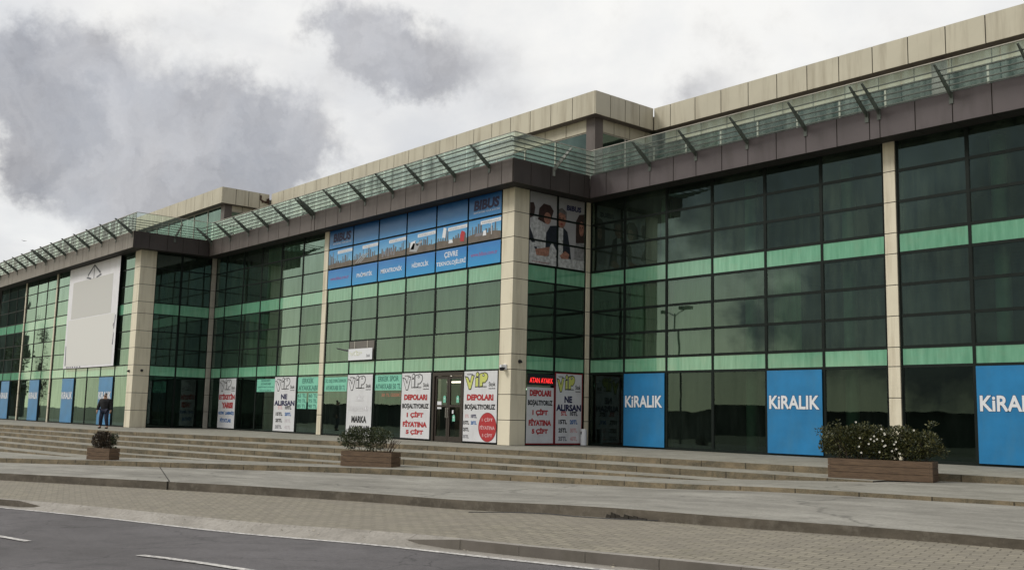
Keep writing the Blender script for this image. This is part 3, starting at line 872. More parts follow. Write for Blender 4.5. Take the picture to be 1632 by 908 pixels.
knob(FR('y', XM1), -3.84, 3.10, 'small dark spot lamp on the side of the cream pillar above the white camera')
knob(FR('x', YL), -39.76, 3.04, 'small dark spot lamp on the narrow sunny face of the left cream pillar')
knob(FR('y', XL1), -8.07, 3.08, 'small dark spot lamp on the broad right face of the left cream pillar')
c = empty('security_camera', (-13.15, YM - .06, 2.86), 0, 'white security camera with a black lens on the corner pillar beside the shop doors', 'camera')
m = MB(); m.box(-.09, .09, -.06, 0, -.08, .12); m.box(-.05, .05, -.24, -.06, .0, .1); m.build('housing', M['lettwhite'], c)
m = MB(); m.tube((0, -.17, .0), (0, -.17, -.12), .10, .075, 12); m.build('lens_dome', M['black'], c)

exec_after = []
# ------------------------------------------------------------------ printed things on the glass


def textmesh(s, bold=0.):
    cu = bpy.data.curves.new('t', 'FONT'); cu.body = s; cu.align_x = 'CENTER'; cu.offset = bold; cu.resolution_u = 3
    o = bpy.data.objects.new('t', cu); COL.objects.link(o); dg = bpy.context.evaluated_depsgraph_get(); dg.update()
    me = bpy.data.meshes.new_from_object(o.evaluated_get(dg)); bpy.data.objects.remove(o); return me


def lettering(parent, s, cx, cz, w, h, mat, y=-.004, bold=.018, rot=0, outline=None, ow=.045, squash=True, slant=0):
    """flat printed letters centred on (cx, cz), w wide and h tall, in the XZ plane of the parent"""
    for k, (mt, bd, yy) in enumerate(([(outline, bold + ow, y)] if outline else []) + [(mat, bold, y - (.003 if outline else 0))]):
        me = textmesh(s, bd); co = np.array([v.co for v in me.vertices]); 
        if k == 0: mn, mx = co.min(0), co.max(0)
        sx, sz = w / (mx[0] - mn[0]), h / (mx[1] - mn[1]); c0 = (mn + mx) / 2
        cr, sr = math.cos(rot), math.sin(rot)
        for v in me.vertices:
            a = (v.co.x - c0[0]) * sx; b = (v.co.y - c0[1]) * sz; a += b * slant
            v.co = (cx + a * cr - b * sr, yy, cz + a * sr + b * cr)
        me.materials.clear(); me.materials.append(mt)
        o = bpy.data.objects.new('lettering', me); COL.objects.link(o); o.parent = parent


def panel(name, fr, u0, u1, z0, z1, mat, label, cat, group=None, out=.045, th=.012, parent_mesh=True):
    """a flat sheet on a facade, origin at its lower left corner, x to the right"""
    rz = 0 if fr.a == 'x' else PI / 2
    m = MB(); w, h = u1 - u0, z1 - z0; m.box(0, w, -th, 0, 0, h)
    o = m.build(name, mat); o.location = fr.P(u0, out - th + th, z0) if fr.a == 'x' else fr.P(u0, out, z0)
    o.rotation_euler = (0, 0, rz); tag(o, label, cat, group)
    o['w'] = w; o['h'] = h
    return o, w, h


def kiralik(fr, u0, u1, label):
    o, w, h = panel('rent_sign', fr, u0 + .05, u1 - .05, .07, 2.76, M['kblue'], label, 'sign', 'blue for rent sheets in the ground floor windows')
    lettering(o, 'KiRALIK', w / 2, h * .615, w * .93, .46, M['lettwhite'], y=-.016, bold=.028, outline=M['navy'], ow=.018)


kiralik(fR, -10.93, -8.82, 'bright blue KiRALIK sheet two panes right of the litter bin, left of two bare panes')
kiralik(fR, -4.47, -2.31, 'bright blue KiRALIK sheet just left of the long planter with white flowers')
kiralik(fR, 2.47, 4.64, 'blue KiRALIK sheet cut off by the right edge of the photo')
kiralik(fL, -44.53, -42.22, 'blue KiRALIK sheet right behind the walking person')
kiralik(fL, -51.32, -48.99, 'narrow blue KiRALIK sheet under the left edge of the big white banner')
kiralik(fL, -58.44, -56.16, 'narrow blue KiRALIK sheet between the two thin pale posts at the left')
kiralik(fL, -65.6, -63.39, 'blue KiRALIK sheet farthest left, beside the photo edge')


def vip(o, w, h, fill, top, band=.62, x0=.04):
    """shop logo block in the top of a banner"""
    lettering(o, 'GOPAŞ', w * .18, top - .12, w * .18, .07, M['black'], y=-.016)
    kx = w / 2.06
    for sg, ou, fi, yy in ((.035, 1, 0, -.016), (0, 0, 1, -.021)):
        m = MB(); mt = M['black'] if ou else fill
        def pl(pts, c):
            cx, cz = c; q = []
            n = len(pts)
            for k in range(n):       # grow the outline outward
                p0, p1, p2 = Vector(pts[k - 1]), Vector(pts[k]), Vector(pts[(k + 1) % n]); e1 = (p1 - p0).normalized(); e2 = (p2 - p1).normalized()
                nn_ = (Vector((e1.y, -e1.x)) + Vector((e2.y, -e2.x))); nn_ = nn_ / max(.3, nn_.length ** 2) * 2
                p = p1 + nn_ * sg; x_, z_ = p.x, p.y + p.x * .07
                q.append(((cx + x_) * kx, yy, top - .30 + cz + z_))
            m.face(q)
        pl([(-.26, .16), (-.02, -.32), (.08, -.32), (.26, .16), (.13, .18), (.03, -.10), (-.12, .12)], (.36, -.06))
        pl([(-.08, -.22), (.08, -.22), (.08, .10), (-.08, .10)], (.82, -.06))
        pl([(.075 * math.cos(2 * PI * k / 12), .075 * math.sin(2 * PI * k / 12)) for k in range(12)], (.84, .17))
        pl([(-.24, -.20), (-.08, -.20), (-.08, -.06), (.08, -.07), (.2, .02), (.24, .12), (.2, .22), (.06, .28), (-.24, .26)], (1.24, -.06))
        m.build('logo', mt, o)
    m = MB(); m.face([((1.22 + .07 * math.cos(2 * PI * k / 12)) * kx, -.024, top - .16 + .055 * math.sin(2 * PI * k / 12)) for k in range(12)]); m.build('logo', M['black'], o)
    m = MB(); m.face([((1.22 + .04 * math.cos(2 * PI * k / 12)) * kx, -.026, top - .16 + .028 * math.sin(2 * PI * k / 12)) for k in range(12)]); m.build('logo', M['white'], o)
    lettering(o, 'ayakkabı', w * .56, top - .60, w * .26, .08, M['black'], y=-.016)
    lettering(o, 'Stok', w * .85, top - .50, w * .2, .17, M['black'], y=-.016, bold=.02)
    lettering(o, 'market', w * .85, top - .66, w * .2, .06, M['black'], y=-.016, bold=.02)


def lines(o, w, top, items):
    for s, cx, dz, ww, hh, mt, *ex in items:
        lettering(o, s, w * cx, top - dz, w * ww, hh, mt, y=-.016, bold=.05, **(ex[0] if ex else {}))


OL = dict(outline=M['darkred'], ow=.012)
VG = 'white shoe shop banners in the ground floor windows'
DEPO = [('DEPOLARI', .5, 1.0, .8, .24, M['red'], OL), ('BOŞALTIYORUZ', .5, 1.38, .92, .26, M['black']), ('1 ÇİFT', .5, 1.72, .58, .28, M['red'], OL), ('FİYATINA', .5, 2.08, .84, .28, M['red'], OL), ('5 ÇİFT', .5, 2.42, .6, .26, M['red'], OL)]
PR = [('5TL', .32, 1.52, .22, .17, M['pink']), ('10TL', .70, 1.52, .30, .17, M['black']), ('15TL', .28, 1.84, .32, .17, M['black']), ('20TL', .70, 1.84, .30, .17, M['blue']),
      ('25TL', .28, 2.16, .32, .17, M['black']), ('30TL', .70, 2.16, .28, .17, M['faint']), ('35TL', .28, 2.48, .32, .17, M['greyt']), ('40TL', .70, 2.48, .28, .17, M['faint'])]
NE = [('NE', .48, .98, .30, .26, M['navy']), ('ALIRSAN', .5, 1.30, .96, .26, M['navy'])]
# banner beside the inner corner
o, w, h = panel('shop_banner', fM, -37.70, -35.64, .08, 2.76, M['white'], 'white shop banner with red ETİKETİN YARISI, farthest left of the shop banners', 'banner', VG)
vip(o, w, h, M['white'], h)
lines(o, w, h, [('ETİKETİN', .5, .97, .94, .34, M['red'], OL), ('YARISI', .55, 1.45, .66, .33, M['red'], OL), ('GÖRÜLMEMİŞ', .5, 1.87, .94, .25, M['blue']), ('FİYATLAR', .5, 2.24, .66, .27, M['blue'])])
o, w, h = panel('shop_banner', fM, -31.20, -29.03, .08, 2.76, M['white'], 'white banner with NE ALIRSAN and prices, left of the paired mint green price lists', 'banner', VG)
vip(o, w, h, M['white'], h); lines(o, w, h, NE + PR)
o, w, h = panel('shop_banner', fM, -24.22, -22.16, .08, 2.76, M['white'], 'white shop banner reading MARKA, rising behind the middle planter', 'banner', VG)
vip(o, w, h, M['white'], h)
lines(o, w, h, [('BİZ', .52, 1.02, .36, .30, M['white'], dict(outline=M['faint'], ow=.03)), ('KEŞFEDİN', .52, 1.50, .90, .30, M['white'], dict(outline=M['faint'], ow=.03)), ('MARKA', .52, 1.98, .60, .30, M['black']), ('AYAKKABI', .52, 2.38, .84, .26, M['black'])])
o, w, h = panel('shop_banner', fM, -19.88, -17.83, .08, 2.76, M['white'], 'white shop banner with DEPOLARI BOŞALTIYORUZ, directly left of the glass doors', 'banner', VG)
vip(o, w, h, M['white'], h); lines(o, w, h, DEPO)
o, w, h = panel('shop_banner', fM, -15.62, -13.60, .08, 2.76, M['white'], 'white shop banner with a red oval, between the glass doors and the corner pillar', 'banner', VG)
vip(o, w, h, M['yellow'], h)
lines(o, w, h, DEPO[:2] + [('5TL', .12, 1.72, .12, .13, M['pink']), ('10TL', .33, 1.72, .18, .14, M['navy']), ('15TL', .10, 1.97, .18, .14, M['black']), ('20TL', .33, 1.97, .18, .14, M['blue']), ('25TL', .10, 2.23, .18, .14, M['black']), ('35TL', .10, 2.5, .18, .13, M['greyt'])])
m = MB(); n = 40; ex, ez, rx, rz_ = w * .74, h - 2.12, w * .255, .53
m.face([(ex + rx * 1.05 * math.cos(2 * PI * i / n), -.015, ez + (rz_ + .02) * math.sin(2 * PI * i / n)) for i in range(n)], 1)
m.face([(ex + rx * math.cos(2 * PI * i / n), -.018, ez + rz_ * math.sin(2 * PI * i / n)) for i in range(n)], 0)
m.build('oval', [M['red'], M['darkred']], o)
for s, dz, ww in (('1 ÇİFT', 1.84, .32), ('FİYATINA', 2.12, .44), ('5 ÇİFT', 2.42, .30)): lettering(o, s, ex, h - dz, w * ww, .18, M['pink'], y=-.021, bold=.02)
# return wall
o, w, h = panel('shop_banner', fRM, -3.43, -2.06, .09, 2.18, M['white'], 'white DEPOLARI BOŞALTIYORUZ banner right of the corner pillar, under the red moving text sign', 'banner', VG)
top = h + .72
lines(o, w, top, [(a, b, c - (.06), d, e, f_, *g_) for a, b, c, d, e, f_, *g_ in DEPO])
m = MB(); m.box(-.02, w + .03, -.02, .002, -.05, -.001); m.box(w + .0, w + .04, -.02, .002, 0, h + .5); m.build('red_border', M['darkred'], o)
o, w, h = panel('shop_banner', fRM, -1.95, -.56, .09, 2.74, M['white'], 'red framed price banner with NE ALIRSAN, beside the litter bin', 'banner', VG)
vip(o, w, h, M['yellow'], h); PR2 = [(a, b, c, d, e, {0: M['red']}.get(i, f_)) for i, (a, b, c, d, e, f_) in enumerate(PR)]; PR2[5] = PR2[5][:5] + (M['pink'],); PR2[7] = PR2[7][:5] + (M['pink'],)
lines(o, w, h, NE + PR2)
m = MB(); m.box(-.04, 0, -.02, .002, -.05, h + .04); m.box(w, w + .035, -.02, .002, -.05, h + .04); m.box(0, w, -.02, .002, h, h + .035); m.box(0, w, -.02, .002, -.05, 0); m.build('red_border', M['darkred'], o)
# led signs
o, w, h = panel('led_sign', fRM, -3.44, -2.06, 2.26, 2.68, M['ledbox'], 'long black moving text sign with bright red letters right of the corner pillar', 'led sign', out=.06, th=.04)
lettering(o, 'ATAN AYAKK', w * .50, h * .42, w * .86, .19, M['led'], y=-.045, bold=.0)
o, w, h = panel('led_sign', fM, -21.6, -19.98, 1.74, 2.02, M['ledbox'], 'dim red letter sign behind the glass below the mint green ERKEK SPOR sheet', 'led sign', out=-.06, th=.03)
lettering(o, '50 TL ÜZERİ', w * .5, h * .5, w * .9, .17, M['led'], y=-.036, bold=.0)
# mint sheets
SG = 'mint green paper sheets inside the shop windows'


def mint(u0, u1, z0, z1, txt, label):
    o, w, h = panel('window_sheet', fM, u0, u1, z0, z1, M['sticker'], label, 'window sheet', SG, out=-.012, th=.006)
    n = len(txt)
    for i, (s, ww) in enumerate(txt): lettering(o, s, w * .5, h * (1 - (i + .5) / n), w * ww, h / n * .68, M['stickerink'], y=-.010, bold=.012)


mint(-33.3, -31.32, 2.03, 2.68, [('BAYAN BOT', .5), ('AYAKKABI', .55), ('ÇEŞİTLERİ UYGUN', .9), ('FİYATLARLA', .65)], 'mint green sheet with four small lines, left of the NE ALIRSAN price banner')
mint(-28.93, -26.96, 2.03, 2.72, [('ERKEK', .55), ('AYAKKABI', .92)], 'mint green sheet reading ERKEK AYAKKABI, left of the thin cream pillar')
mint(-28.93, -28.03, 1.20, 1.95, [('65 TL', .9), ('70 TL', .9), ('85 TL', .9)], 'left one of the two small mint green price lists below ERKEK AYAKKABI')
mint(-27.85, -26.96, 1.20, 1.95, [('60 TL', .9), ('75 TL', .9), ('90 TL', .9)], 'right one of the two small mint green price lists below ERKEK AYAKKABI')
mint(-26.38, -24.36, 2.03, 2.68, [('İÇ DIŞ DERİ ERKEK', .92), ('AYAKKABI 50 TL', .84)], 'mint green sheet just right of the thin cream pillar, left of the MARKA banner')
mint(-22.05, -19.98, 2.06, 2.72, [('ERKEK SPOR', .76), ('AYAKKABI 50 TL', .94)], 'mint green sheet reading ERKEK SPOR, between the MARKA banner and the DEPOLARI banner')
# scalloped awning strips seen behind the glass
for (a, b, z, lb) in ((-26.2, -24.4, 1.93, 'left of two pale green scalloped valances, left of the MARKA banner'), (-21.7, -19.98, 1.70, 'right one of two pale green scalloped valances, under the dim red letter sign')):
    m = MB(); n = 7; w = (b - a) / n
    m.box(a, b, YM + .25, YM + .26, z - .12, z)
    for i in range(n):
        m.face([(a + i * w + w * (1 - math.cos(PI * k / 8)) / 2, YM + .25, z - .12 - .09 * math.sin(PI * k / 8)) for k in range(9)])
    tag(m.build('shop_valance', M['sticker']), lb, 'valance', 'scalloped valances inside the shop')
# open vent window with a small banner
o, w, h = panel('small_banner', fM, -24.18, -22.2, 3.42, 3.93, M['lettwhite'], 'small wrinkled white banner hung in an open first floor window above the MARKA banner', 'banner', out=.10, th=.01)
lettering(o, 'Stok', w * .84, h * .35, .3, .13, M['greyt'], y=-.014); lettering(o, 'VİP', w * .3, h * .6, 1.1, .22, M['lettwhite'], y=-.014, bold=.02, outline=M['yellow'], ow=.03)
m = MB(); m.box(-24.22, -22.16, YM - .042, YM - .038, 3.42, 4.27); bpart(m, 'dusty_pane', plain('dusty grey glass', (.13, .12, .11), .4))
m = MB()
for x in (-23.75, -22.7): m.box(x - .03, x + .03, YM - .06, YM - .045, 3.95, 4.27)
bpart(m, 'window_stay', M['frame_thin'])
m = MB(); m.hexa([(-24.30, YM - .05, 3.86), (-24.22, YM - .02, 3.80), (-24.22, YM, 3.85), (-24.30, YM - .02, 3.9), (-24.85, YM - .35, 3.98), (-24.8, YM - .32, 3.94), (-24.8, YM - .3, 3.97), (-24.85, YM - .33, 4.0)]); bpart(m, 'window_latch', M['black'])
# door stickers
for x, z, wv, hv, mt, lb in ((-17.32, 1.30, .28, .30, M['lettwhite'], 'square white notice on the left glass door'), (-16.98, 1.55, .17, .28, M['sticker'], 'round topped blue green sticker on the left glass door'),
                             (-16.12, 1.55, .17, .28, M['sticker'], 'upper round topped blue green sticker on the right glass door'), (-16.42, 1.12, .09, .14, M['lettwhite'], 'tiny white notice beside the handle of the right glass door'), (-16.35, .82, .17, .26, M['sticker'], 'lower round topped blue green sticker on the right glass door')):
    m = MB()
    if mt is M['sticker']: m.face([(wv / 2 * math.cos(PI * k / 10), 0, hv - wv / 2 + wv / 2 * math.sin(PI * k / 10)) for k in range(11)] + [(-wv / 2, 0, 0), (wv / 2, 0, 0)]); m.face([(wv / 4 * math.cos(PI * k / 10), -.003, hv * .5 + wv / 4 * math.sin(PI * k / 10)) for k in range(11)], 1)
    else: m.face([(-wv / 2, 0, 0), (wv / 2, 0, 0), (wv / 2, 0, hv), (-wv / 2, 0, hv)])
    o = m.build('door_sticker', [mt, M['lettwhite']]); o.location = (x, YM + .035, z); tag(o, lb, 'sticker')

# ---- long blue banner: printed films on 6 x 3 panes
def bluefilm(name, top, bot, z0, z1):
    m, t, b = newmat(name); b.inputs['Roughness'].default_value = .3
    c = t.nodes.new('ShaderNodeTexCoord'); s = t.nodes.new('ShaderNodeSeparateXYZ'); t.links.new(c.outputs['Object'], s.inputs[0])
    col = mixc(t, rng(t, s.outputs[2], z0, z1), bot, top)
    col = mixc(t, rng(t, noise(t, .9, 5, .6, stretch=(1, 1, 2)), .45, .75, 0, .35), col, (.10, .30, .55)); t.links.new(col, b.inputs['Base Color'])
    return m


BZ0 = 6.88
bb = empty('blue_banner', (-26.42, YM - .045, BZ0), 0, 'long sky blue banner over eighteen upper panes with skyline pictures and white words', 'banner')
f_lo = bluefilm('bright blue print', (.02, .17, .50), (.02, .30, .62), 0, .9); f_mid = bluefilm('sky blue print', (.04, .26, .58), (.25, .55, .75), .9, 1.8); f_hi = bluefilm('deep blue print', (.008, .09, .32), (.03, .25, .58), 1.85, 2.8)
ground_pr = plain('brown printed ground', (.13, .105, .085), .4, 0, .3, 3); ink = plain('grey printed skyline', (.10, .115, .14), .4, 0, .4, 4)
us = sorted(uM); rows = [(6.88, 7.75), (7.83, 8.71), (8.79, 9.66)]
for i in range(6):
    a, b = us[i] + .05 + 26.42, us[i + 1] - .05 + 26.42
    for k, (z0, z1_) in enumerate(rows):
        m = MB(); m.box(a, b, -.008, 0, z0 - BZ0, z1_ - BZ0); m.build('film', (f_lo, f_mid, f_hi)[k], bb)
    z0 = .95; m = MB(); random.seed(40 + i)
    n = 9; tops = [z0 + .22 + .10 * i / 6 + .03 * math.sin(k * 1.3 + i) for k in range(n + 1)]
    m.face([(a, -.011, z0)] + [(b, -.011, z0)] + [(b - (b - a) * k / n, -.011, tops[k]) for k in range(n + 1)])
    m.build('printed_ground', ground_pr, bb)
    m = MB(); x = a + .05
    while x < b - .2:
        wv = random.uniform(.04, .16); hv = random.uniform(.05, .34) * (1.5 if random.random() < .2 else 1)
        m.face([(x, -.010, z0 + .15), (x + wv, -.010, z0 + .15), (x + wv, -.010, z0 + .22 + hv), (x + wv * .2, -.010, z0 + .24 + hv)]); x += wv + random.uniform(.0, .07)
    m.build('printed_skyline', ink, bb)
    # the machine or object shown in each picture
    m = MB(); cx = (a + b) / 2
    def poly(pts, mi=0): m.face([(cx + p[0], -.014, z0 + p[1]) for p in pts], mi)
    if i == 1:
        for d_ in (0, .22, .4): poly([(-.85 + d_, .05), (-.77 + d_, .05), (-.1 + d_, .42), (-.18 + d_, .44)])
    elif i == 2:
        for k in range(5): poly([(-.8 + .22 * k, .1 + .1 * (k % 2)), (-.68 + .22 * k, .08), (-.62 + .22 * k, .34 + .07 * (k % 3)), (-.74 + .22 * k, .38)])
    elif i == 3: poly([(-.85, .12), (-.3, .05), (-.05, .35), (-.55, .45)]); poly([(-.8, .2), (-.5, .18), (-.4, .55), (-.75, .5)], 1); poly([(-.3, .3), (.1, .42), (.05, .5), (-.35, .4)])
    elif i == 4: poly([(-.65, .45), (-.42, .4), (-.36, .8), (-.55, .85)], 1); poly([(.58, .15), (.82, .12), (.88, .5), (.66, .58), (.56, .4)], 2); poly([(-.2, .15), (.1, .15), (.06, .28), (-.16, .3)], 1)
    elif i == 5: poly([(-.6, .22), (-.15, .22), (-.1, .32), (-.5, .34)]); poly([(-.1, .2), (.12, .2), (.1, .4), (-.06, .4)], 1); poly([(.42, .2), (.45, .2), (.45, .7), (.42, .7)], 1); poly([(.3, .62), (.58, .66), (.58, .68), (.3, .64)], 1)
    else: poly([(-.7, .2), (-.62, .2), (-.62, .75), (-.66, .8)]); poly([(-.3, .2), (-.24, .2), (-.25, .6), (-.29, .6)])
    m.build('printed_picture', [M['greyt'] if i not in (1, 3) else flat('silver print', (.35, .36, .38)), M['lettwhite'], M['red']], bb)
    # caption strip
    m = MB(); wv = b - a; m.face([(a + wv * .38, -.011, 1.60), (b, -.011, 1.62), (b, -.011, 1.76), (a + wv * .38, -.011, 1.74)]); m.build('caption_strip', M['lettwhite'], bb)
    lettering(bb, 'www.bibus.com.tr', a + wv * .69, 1.68, wv * .55, .07, M['greyt'], y=-.014, bold=0)
pc = lambda i: (us[i] + us[i + 1]) / 2 + 26.42
lettering(bb, 'PNÖMATİK', pc(1), .44, 1.3, .24, M['lettwhite'], y=-.012); lettering(bb, 'MEKATRONİK', pc(2), .44, 1.65, .25, M['lettwhite'], y=-.012)
lettering(bb, 'HİDROLİK', pc(3), .46, 1.2, .24, M['lettwhite'], y=-.012); lettering(bb, 'ÇEVRE', pc(4), .62, .9, .27, M['lettwhite'], y=-.012); lettering(bb, 'TEKNOLOJİLERİ', pc(4), .30, 1.95, .27, M['lettwhite'], y=-.012)
for i in (0, 5):
    lettering(bb, 'www.bibus.com.tr', pc(i), .45, 1.65, .16, flat('purple red print', (.30, .10, .28)), y=-.012, bold=.01)
    lettering(bb, 'BIBUS', pc(i) + .1, 2.40, 1.55, .42, M['navy'], y=-.012, bold=.05, slant=.12)
    lettering(bb, 'SUPPORTING YOUR SUCCESS', pc(i) + .1, 2.11, 1.6, .07, M['lettwhite'], y=-.012, bold=0)

# ---- photo banner on the return wall (people round a table, printed flat)
pb = empty('photo_banner', (XM1 + .045, -3.45, 6.88), PI / 2, 'large printed photo of three people at a table, on the side wall under the eaves', 'banner')
pw = 2.92
for a, b in ((0, 1.40), (1.50, pw)):
    for z0, z1_ in rows:
        m = MB(); m.box(a, b, -.008, 0, z0 - 6.88, z1_ - 6.88); m.build('film', plain('pale grey photo print', (.36, .36, .38), .35, 0, .1, .7), pb)
skin_d = plain('printed skin', (.30, .15, .11), .4, 0, .45, 7); hair_d = plain('printed dark hair', (.035, .016, .015), .4, 0, .45, 7); suit = plain('printed dark suit', (.012, .014, .025), .4, 0, .45, 7); shirt = plain('printed white shirt', (.44, .45, .46), .4, 0, .45, 7); ghair = plain('printed grey hair', (.13, .12, .12), .4, 0, .45, 7); shade = plain('printed shirt fold', (.33, .33, .36), .4, 0, .45, 7); dress = plain('printed grey top', (.24, .24, .25), .4, 0, .45, 7)


def art(pts, mt, y, nm='printed_figure'):
    m = MB(); m.face([(p[0] * pw, y, (1 - p[1]) * 2.78) for p in pts]); m.build(nm, mt, pb)


def ell(cx, cy, rx, ry, n=18, tilt=0):
    return [(cx + rx * math.cos(2 * PI * i / n) * math.cos(tilt) - ry * math.sin(2 * PI * i / n) * math.sin(tilt) * .5, cy + ry * math.sin(2 * PI * i / n) + rx * math.cos(2 * PI * i / n) * math.sin(tilt)) for i in range(n)]


art([(0, .16), (.06, .15), (.09, .22), (.07, .34), (0, .38)], hair_d, -.011)
art([(.02, .98), (0, .5), (.06, .36), (.18, .33), (.24, .40), (.30, .62), (.36, .78), (.45, .90), (.40, .98)], shirt, -.012)
art([(0, .50), (.05, .60), (.14, .80), (.10, .80), (.03, .70), (0, .68)], suit, -.013)
art([(.14, .38), (.16, .22), (.24, .14), (.36, .15), (.42, .22), (.38, .34), (.28, .42)], hair_d, -.014)
art(ell(.31, .34, .065, .085), skin_d, -.016)
art([(.28, .80), (.29, .55), (.36, .44), (.48, .42), (.56, .40), (.68, .48), (.73, .70), (.76, .90), (.34, .90)], suit, -.013)
art([(.50, .44), (.60, .44), (.60, .88), (.50, .88)], shirt, -.0145)
art(ell(.565, .31, .085, .13), skin_d, -.016); art([(.47, .30), (.49, .19), (.57, .15), (.66, .20), (.66, .32), (.63, .24), (.54, .22), (.50, .26)], ghair, -.018)
for ex_ in (.535, .595): art(ell(ex_, .30, .014, .010, 8), hair_d, -.019)
art(ell(.57, .385, .025, .012, 8), flat('printed mouth', (.2, .03, .03)), -.019)
art([(.84, .62), (.84, .30), (.90, .20), (1, .18), (1, .60)], hair_d, -.013); art(ell(.945, .40, .045, .11), skin_d, -.015)
for ex_ in (.925, .965): art(ell(ex_, .38, .010, .009, 8), hair_d, -.017)
art([(.80, .90), (.82, .66), (.90, .56), (1, .56), (1, .90)], dress, -.012)
art([(.36, .74), (.40, .66), (.44, .72), (.50, .80), (.46, .88), (.34, .88)], shirt, -.0155); art([(.10, .80), (.36, .74), (.44, .80), (.30, .88), (.12, .88)], skin_d, -.015)
art([(.54, .84), (.64, .76), (.72, .80), (.70, .87), (.58, .88)], skin_d, -.016); art([(0, .88), (1, .86), (1, 1), (0, 1)], shirt, -.014)
art([(0, .72), (.14, .70), (.14, .76), (0, .78)], shirt, -.0135)
lettering(pb, 'BIBUS', pw * .80, 2.42, .80, .22, M['navy'], y=-.014, bold=.05, slant=.1); lettering(pb, 'www.bibus.com.tr', pw * .2, .08, .9, .05, M['darkred'], y=-.017)
for z in (.91, 1.87):
    m = MB(); m.box(0, pw, -.026, -.0, z - .035, z + .035); m.build('cross_bar', M['frame'], pb)
m = MB(); m.box(1.405, 1.495, -.026, 0, 0, 2.8); m.build('cross_bar', M['frame'], pb)

# ---- big white banner on the left wing
wb = empty('white_banner', (-50.95, YL - .16, 3.38), 0, 'tall white hanging banner with an arrow emblem and two blank grey squares', 'banner')
bw, bh = 8.93, 6.25
m = MB(); m.box(0, bw, -.012, 0, 0, bh); m.build('sheet', M['white2'], wb)
def q2(name, a, b, c, d_, mt, y=-.055):
    m = MB(); m.box(a, b, y - .004, y, c, d_); return m.build(name, mt, wb)
q2('grey_square', .8, 7.9, 3.05, 5.35, M['greysq'], -.014); q2('grey_square', .35, 8.55, .12, 3.00, M['greysq2'], -.014)
m = MB(); T = lambda a, b: (a, -.021, b)
ecx, ez0 = 4.55, 5.42
m.face([T(ecx - .05, ez0 - .1), T(ecx + .05, ez0 - .1), T(ecx + .05, ez0 + .72), T(ecx - .05, ez0 + .72)])
for s in (-1, 1):
    m.face([T(ecx, ez0 + .78), T(ecx + s * 1.15, ez0 + .22), T(ecx + s * 1.05, ez0 + .12), T(ecx, ez0 + .66)][::s])
    m.face([T(ecx + s * .5, ez0 - .12), T(ecx + s * 1.35, ez0 + .02), T(ecx + s * 1.25, ez0 + .10), T(ecx + s * .45, ez0 - .02)][::s])
    m.face([T(ecx + s * 1.12, ez0 + .2), T(ecx + s * 1.06, ez0 + .2), T(ecx + s * .98, ez0 + .0), T(ecx + s * 1.04, ez0 + .0)])
m.build('emblem', flat('slate emblem print', (.10, .11, .14)), wb)
m = MB()
for pts in ([(8.55, 2.1), (8.72, 2.9), (8.80, 2.9), (8.62, 2.1)], [(8.5, 1.2), (8.62, 1.9), (8.66, 1.9), (8.6, 1.2)], [(.30, .15), (.22, 1.4), (.30, 1.4), (.45, .2)], [(8.48, 2.2), (8.54, 2.4), (8.48, 2.45), (8.42, 2.3)]): m.face([T(*p) for p in pts])
for x in (.6, .9, 1.3, 1.75, 2.2, 2.6, 3.1): m.face([T(x, .03), T(x + .2, .03), T(x + .18, .10), T(x + .03, .10)])
m.build('leftover_letters', M['navy'], wb)

# ------------------------------------------------------------------ planters, shrubs
def wood_mat():
    m, t, b = newmat('stained planter boards'); b.inputs['Roughness'].default_value = .7
    f = noise(t, 2.5, 6, .65, stretch=(1, 1, 14)); g = noise(t, 8, 5, .6, stretch=(.6, .6, 5))
    c = mixc(t, rng(t, f, .3, .7), (.075, .045, .026), (.165, .105, .062)); c = mixc(t, rng(t, g, .5, .7, 0, .6), c, (.045, .028, .018))
    t.links.new(c, b.inputs['Base Color']); bump(t, b, f, .01, .4); return m


M['wood'] = wood_mat(); M['soil'] = plain('dark soil', (.03, .022, .015), .95)


def leaf_mat(name, a, b_):
    m, t, b = newmat(name); b.inputs['Roughness'].default_value = .5
    at = t.nodes.new('ShaderNodeAttribute'); at.attribute_name = 'leafvar'
    c = mixc(t, at.outputs['Fac'], a, b_); t.links.new(c, b.inputs['Base Color'])
    b.inputs['Subsurface Weight'].default_value = 0
    return m


M['leaf'] = leaf_mat('dark green leaves', (.018, .032, .011), (.10, .115, .042)); M['leaf_dry'] = leaf_mat('brownish dry leaves', (.035, .026, .016), (.10, .075, .05))
M['leaf_fl'] = leaf_mat('green and bronze leaves', (.016, .026, .008), (.115, .11, .032)); M['twig'] = plain('brown twig', (.075, .05, .035), .8)
M['petal'] = flat('white petals', (.66, .64, .58), .7)


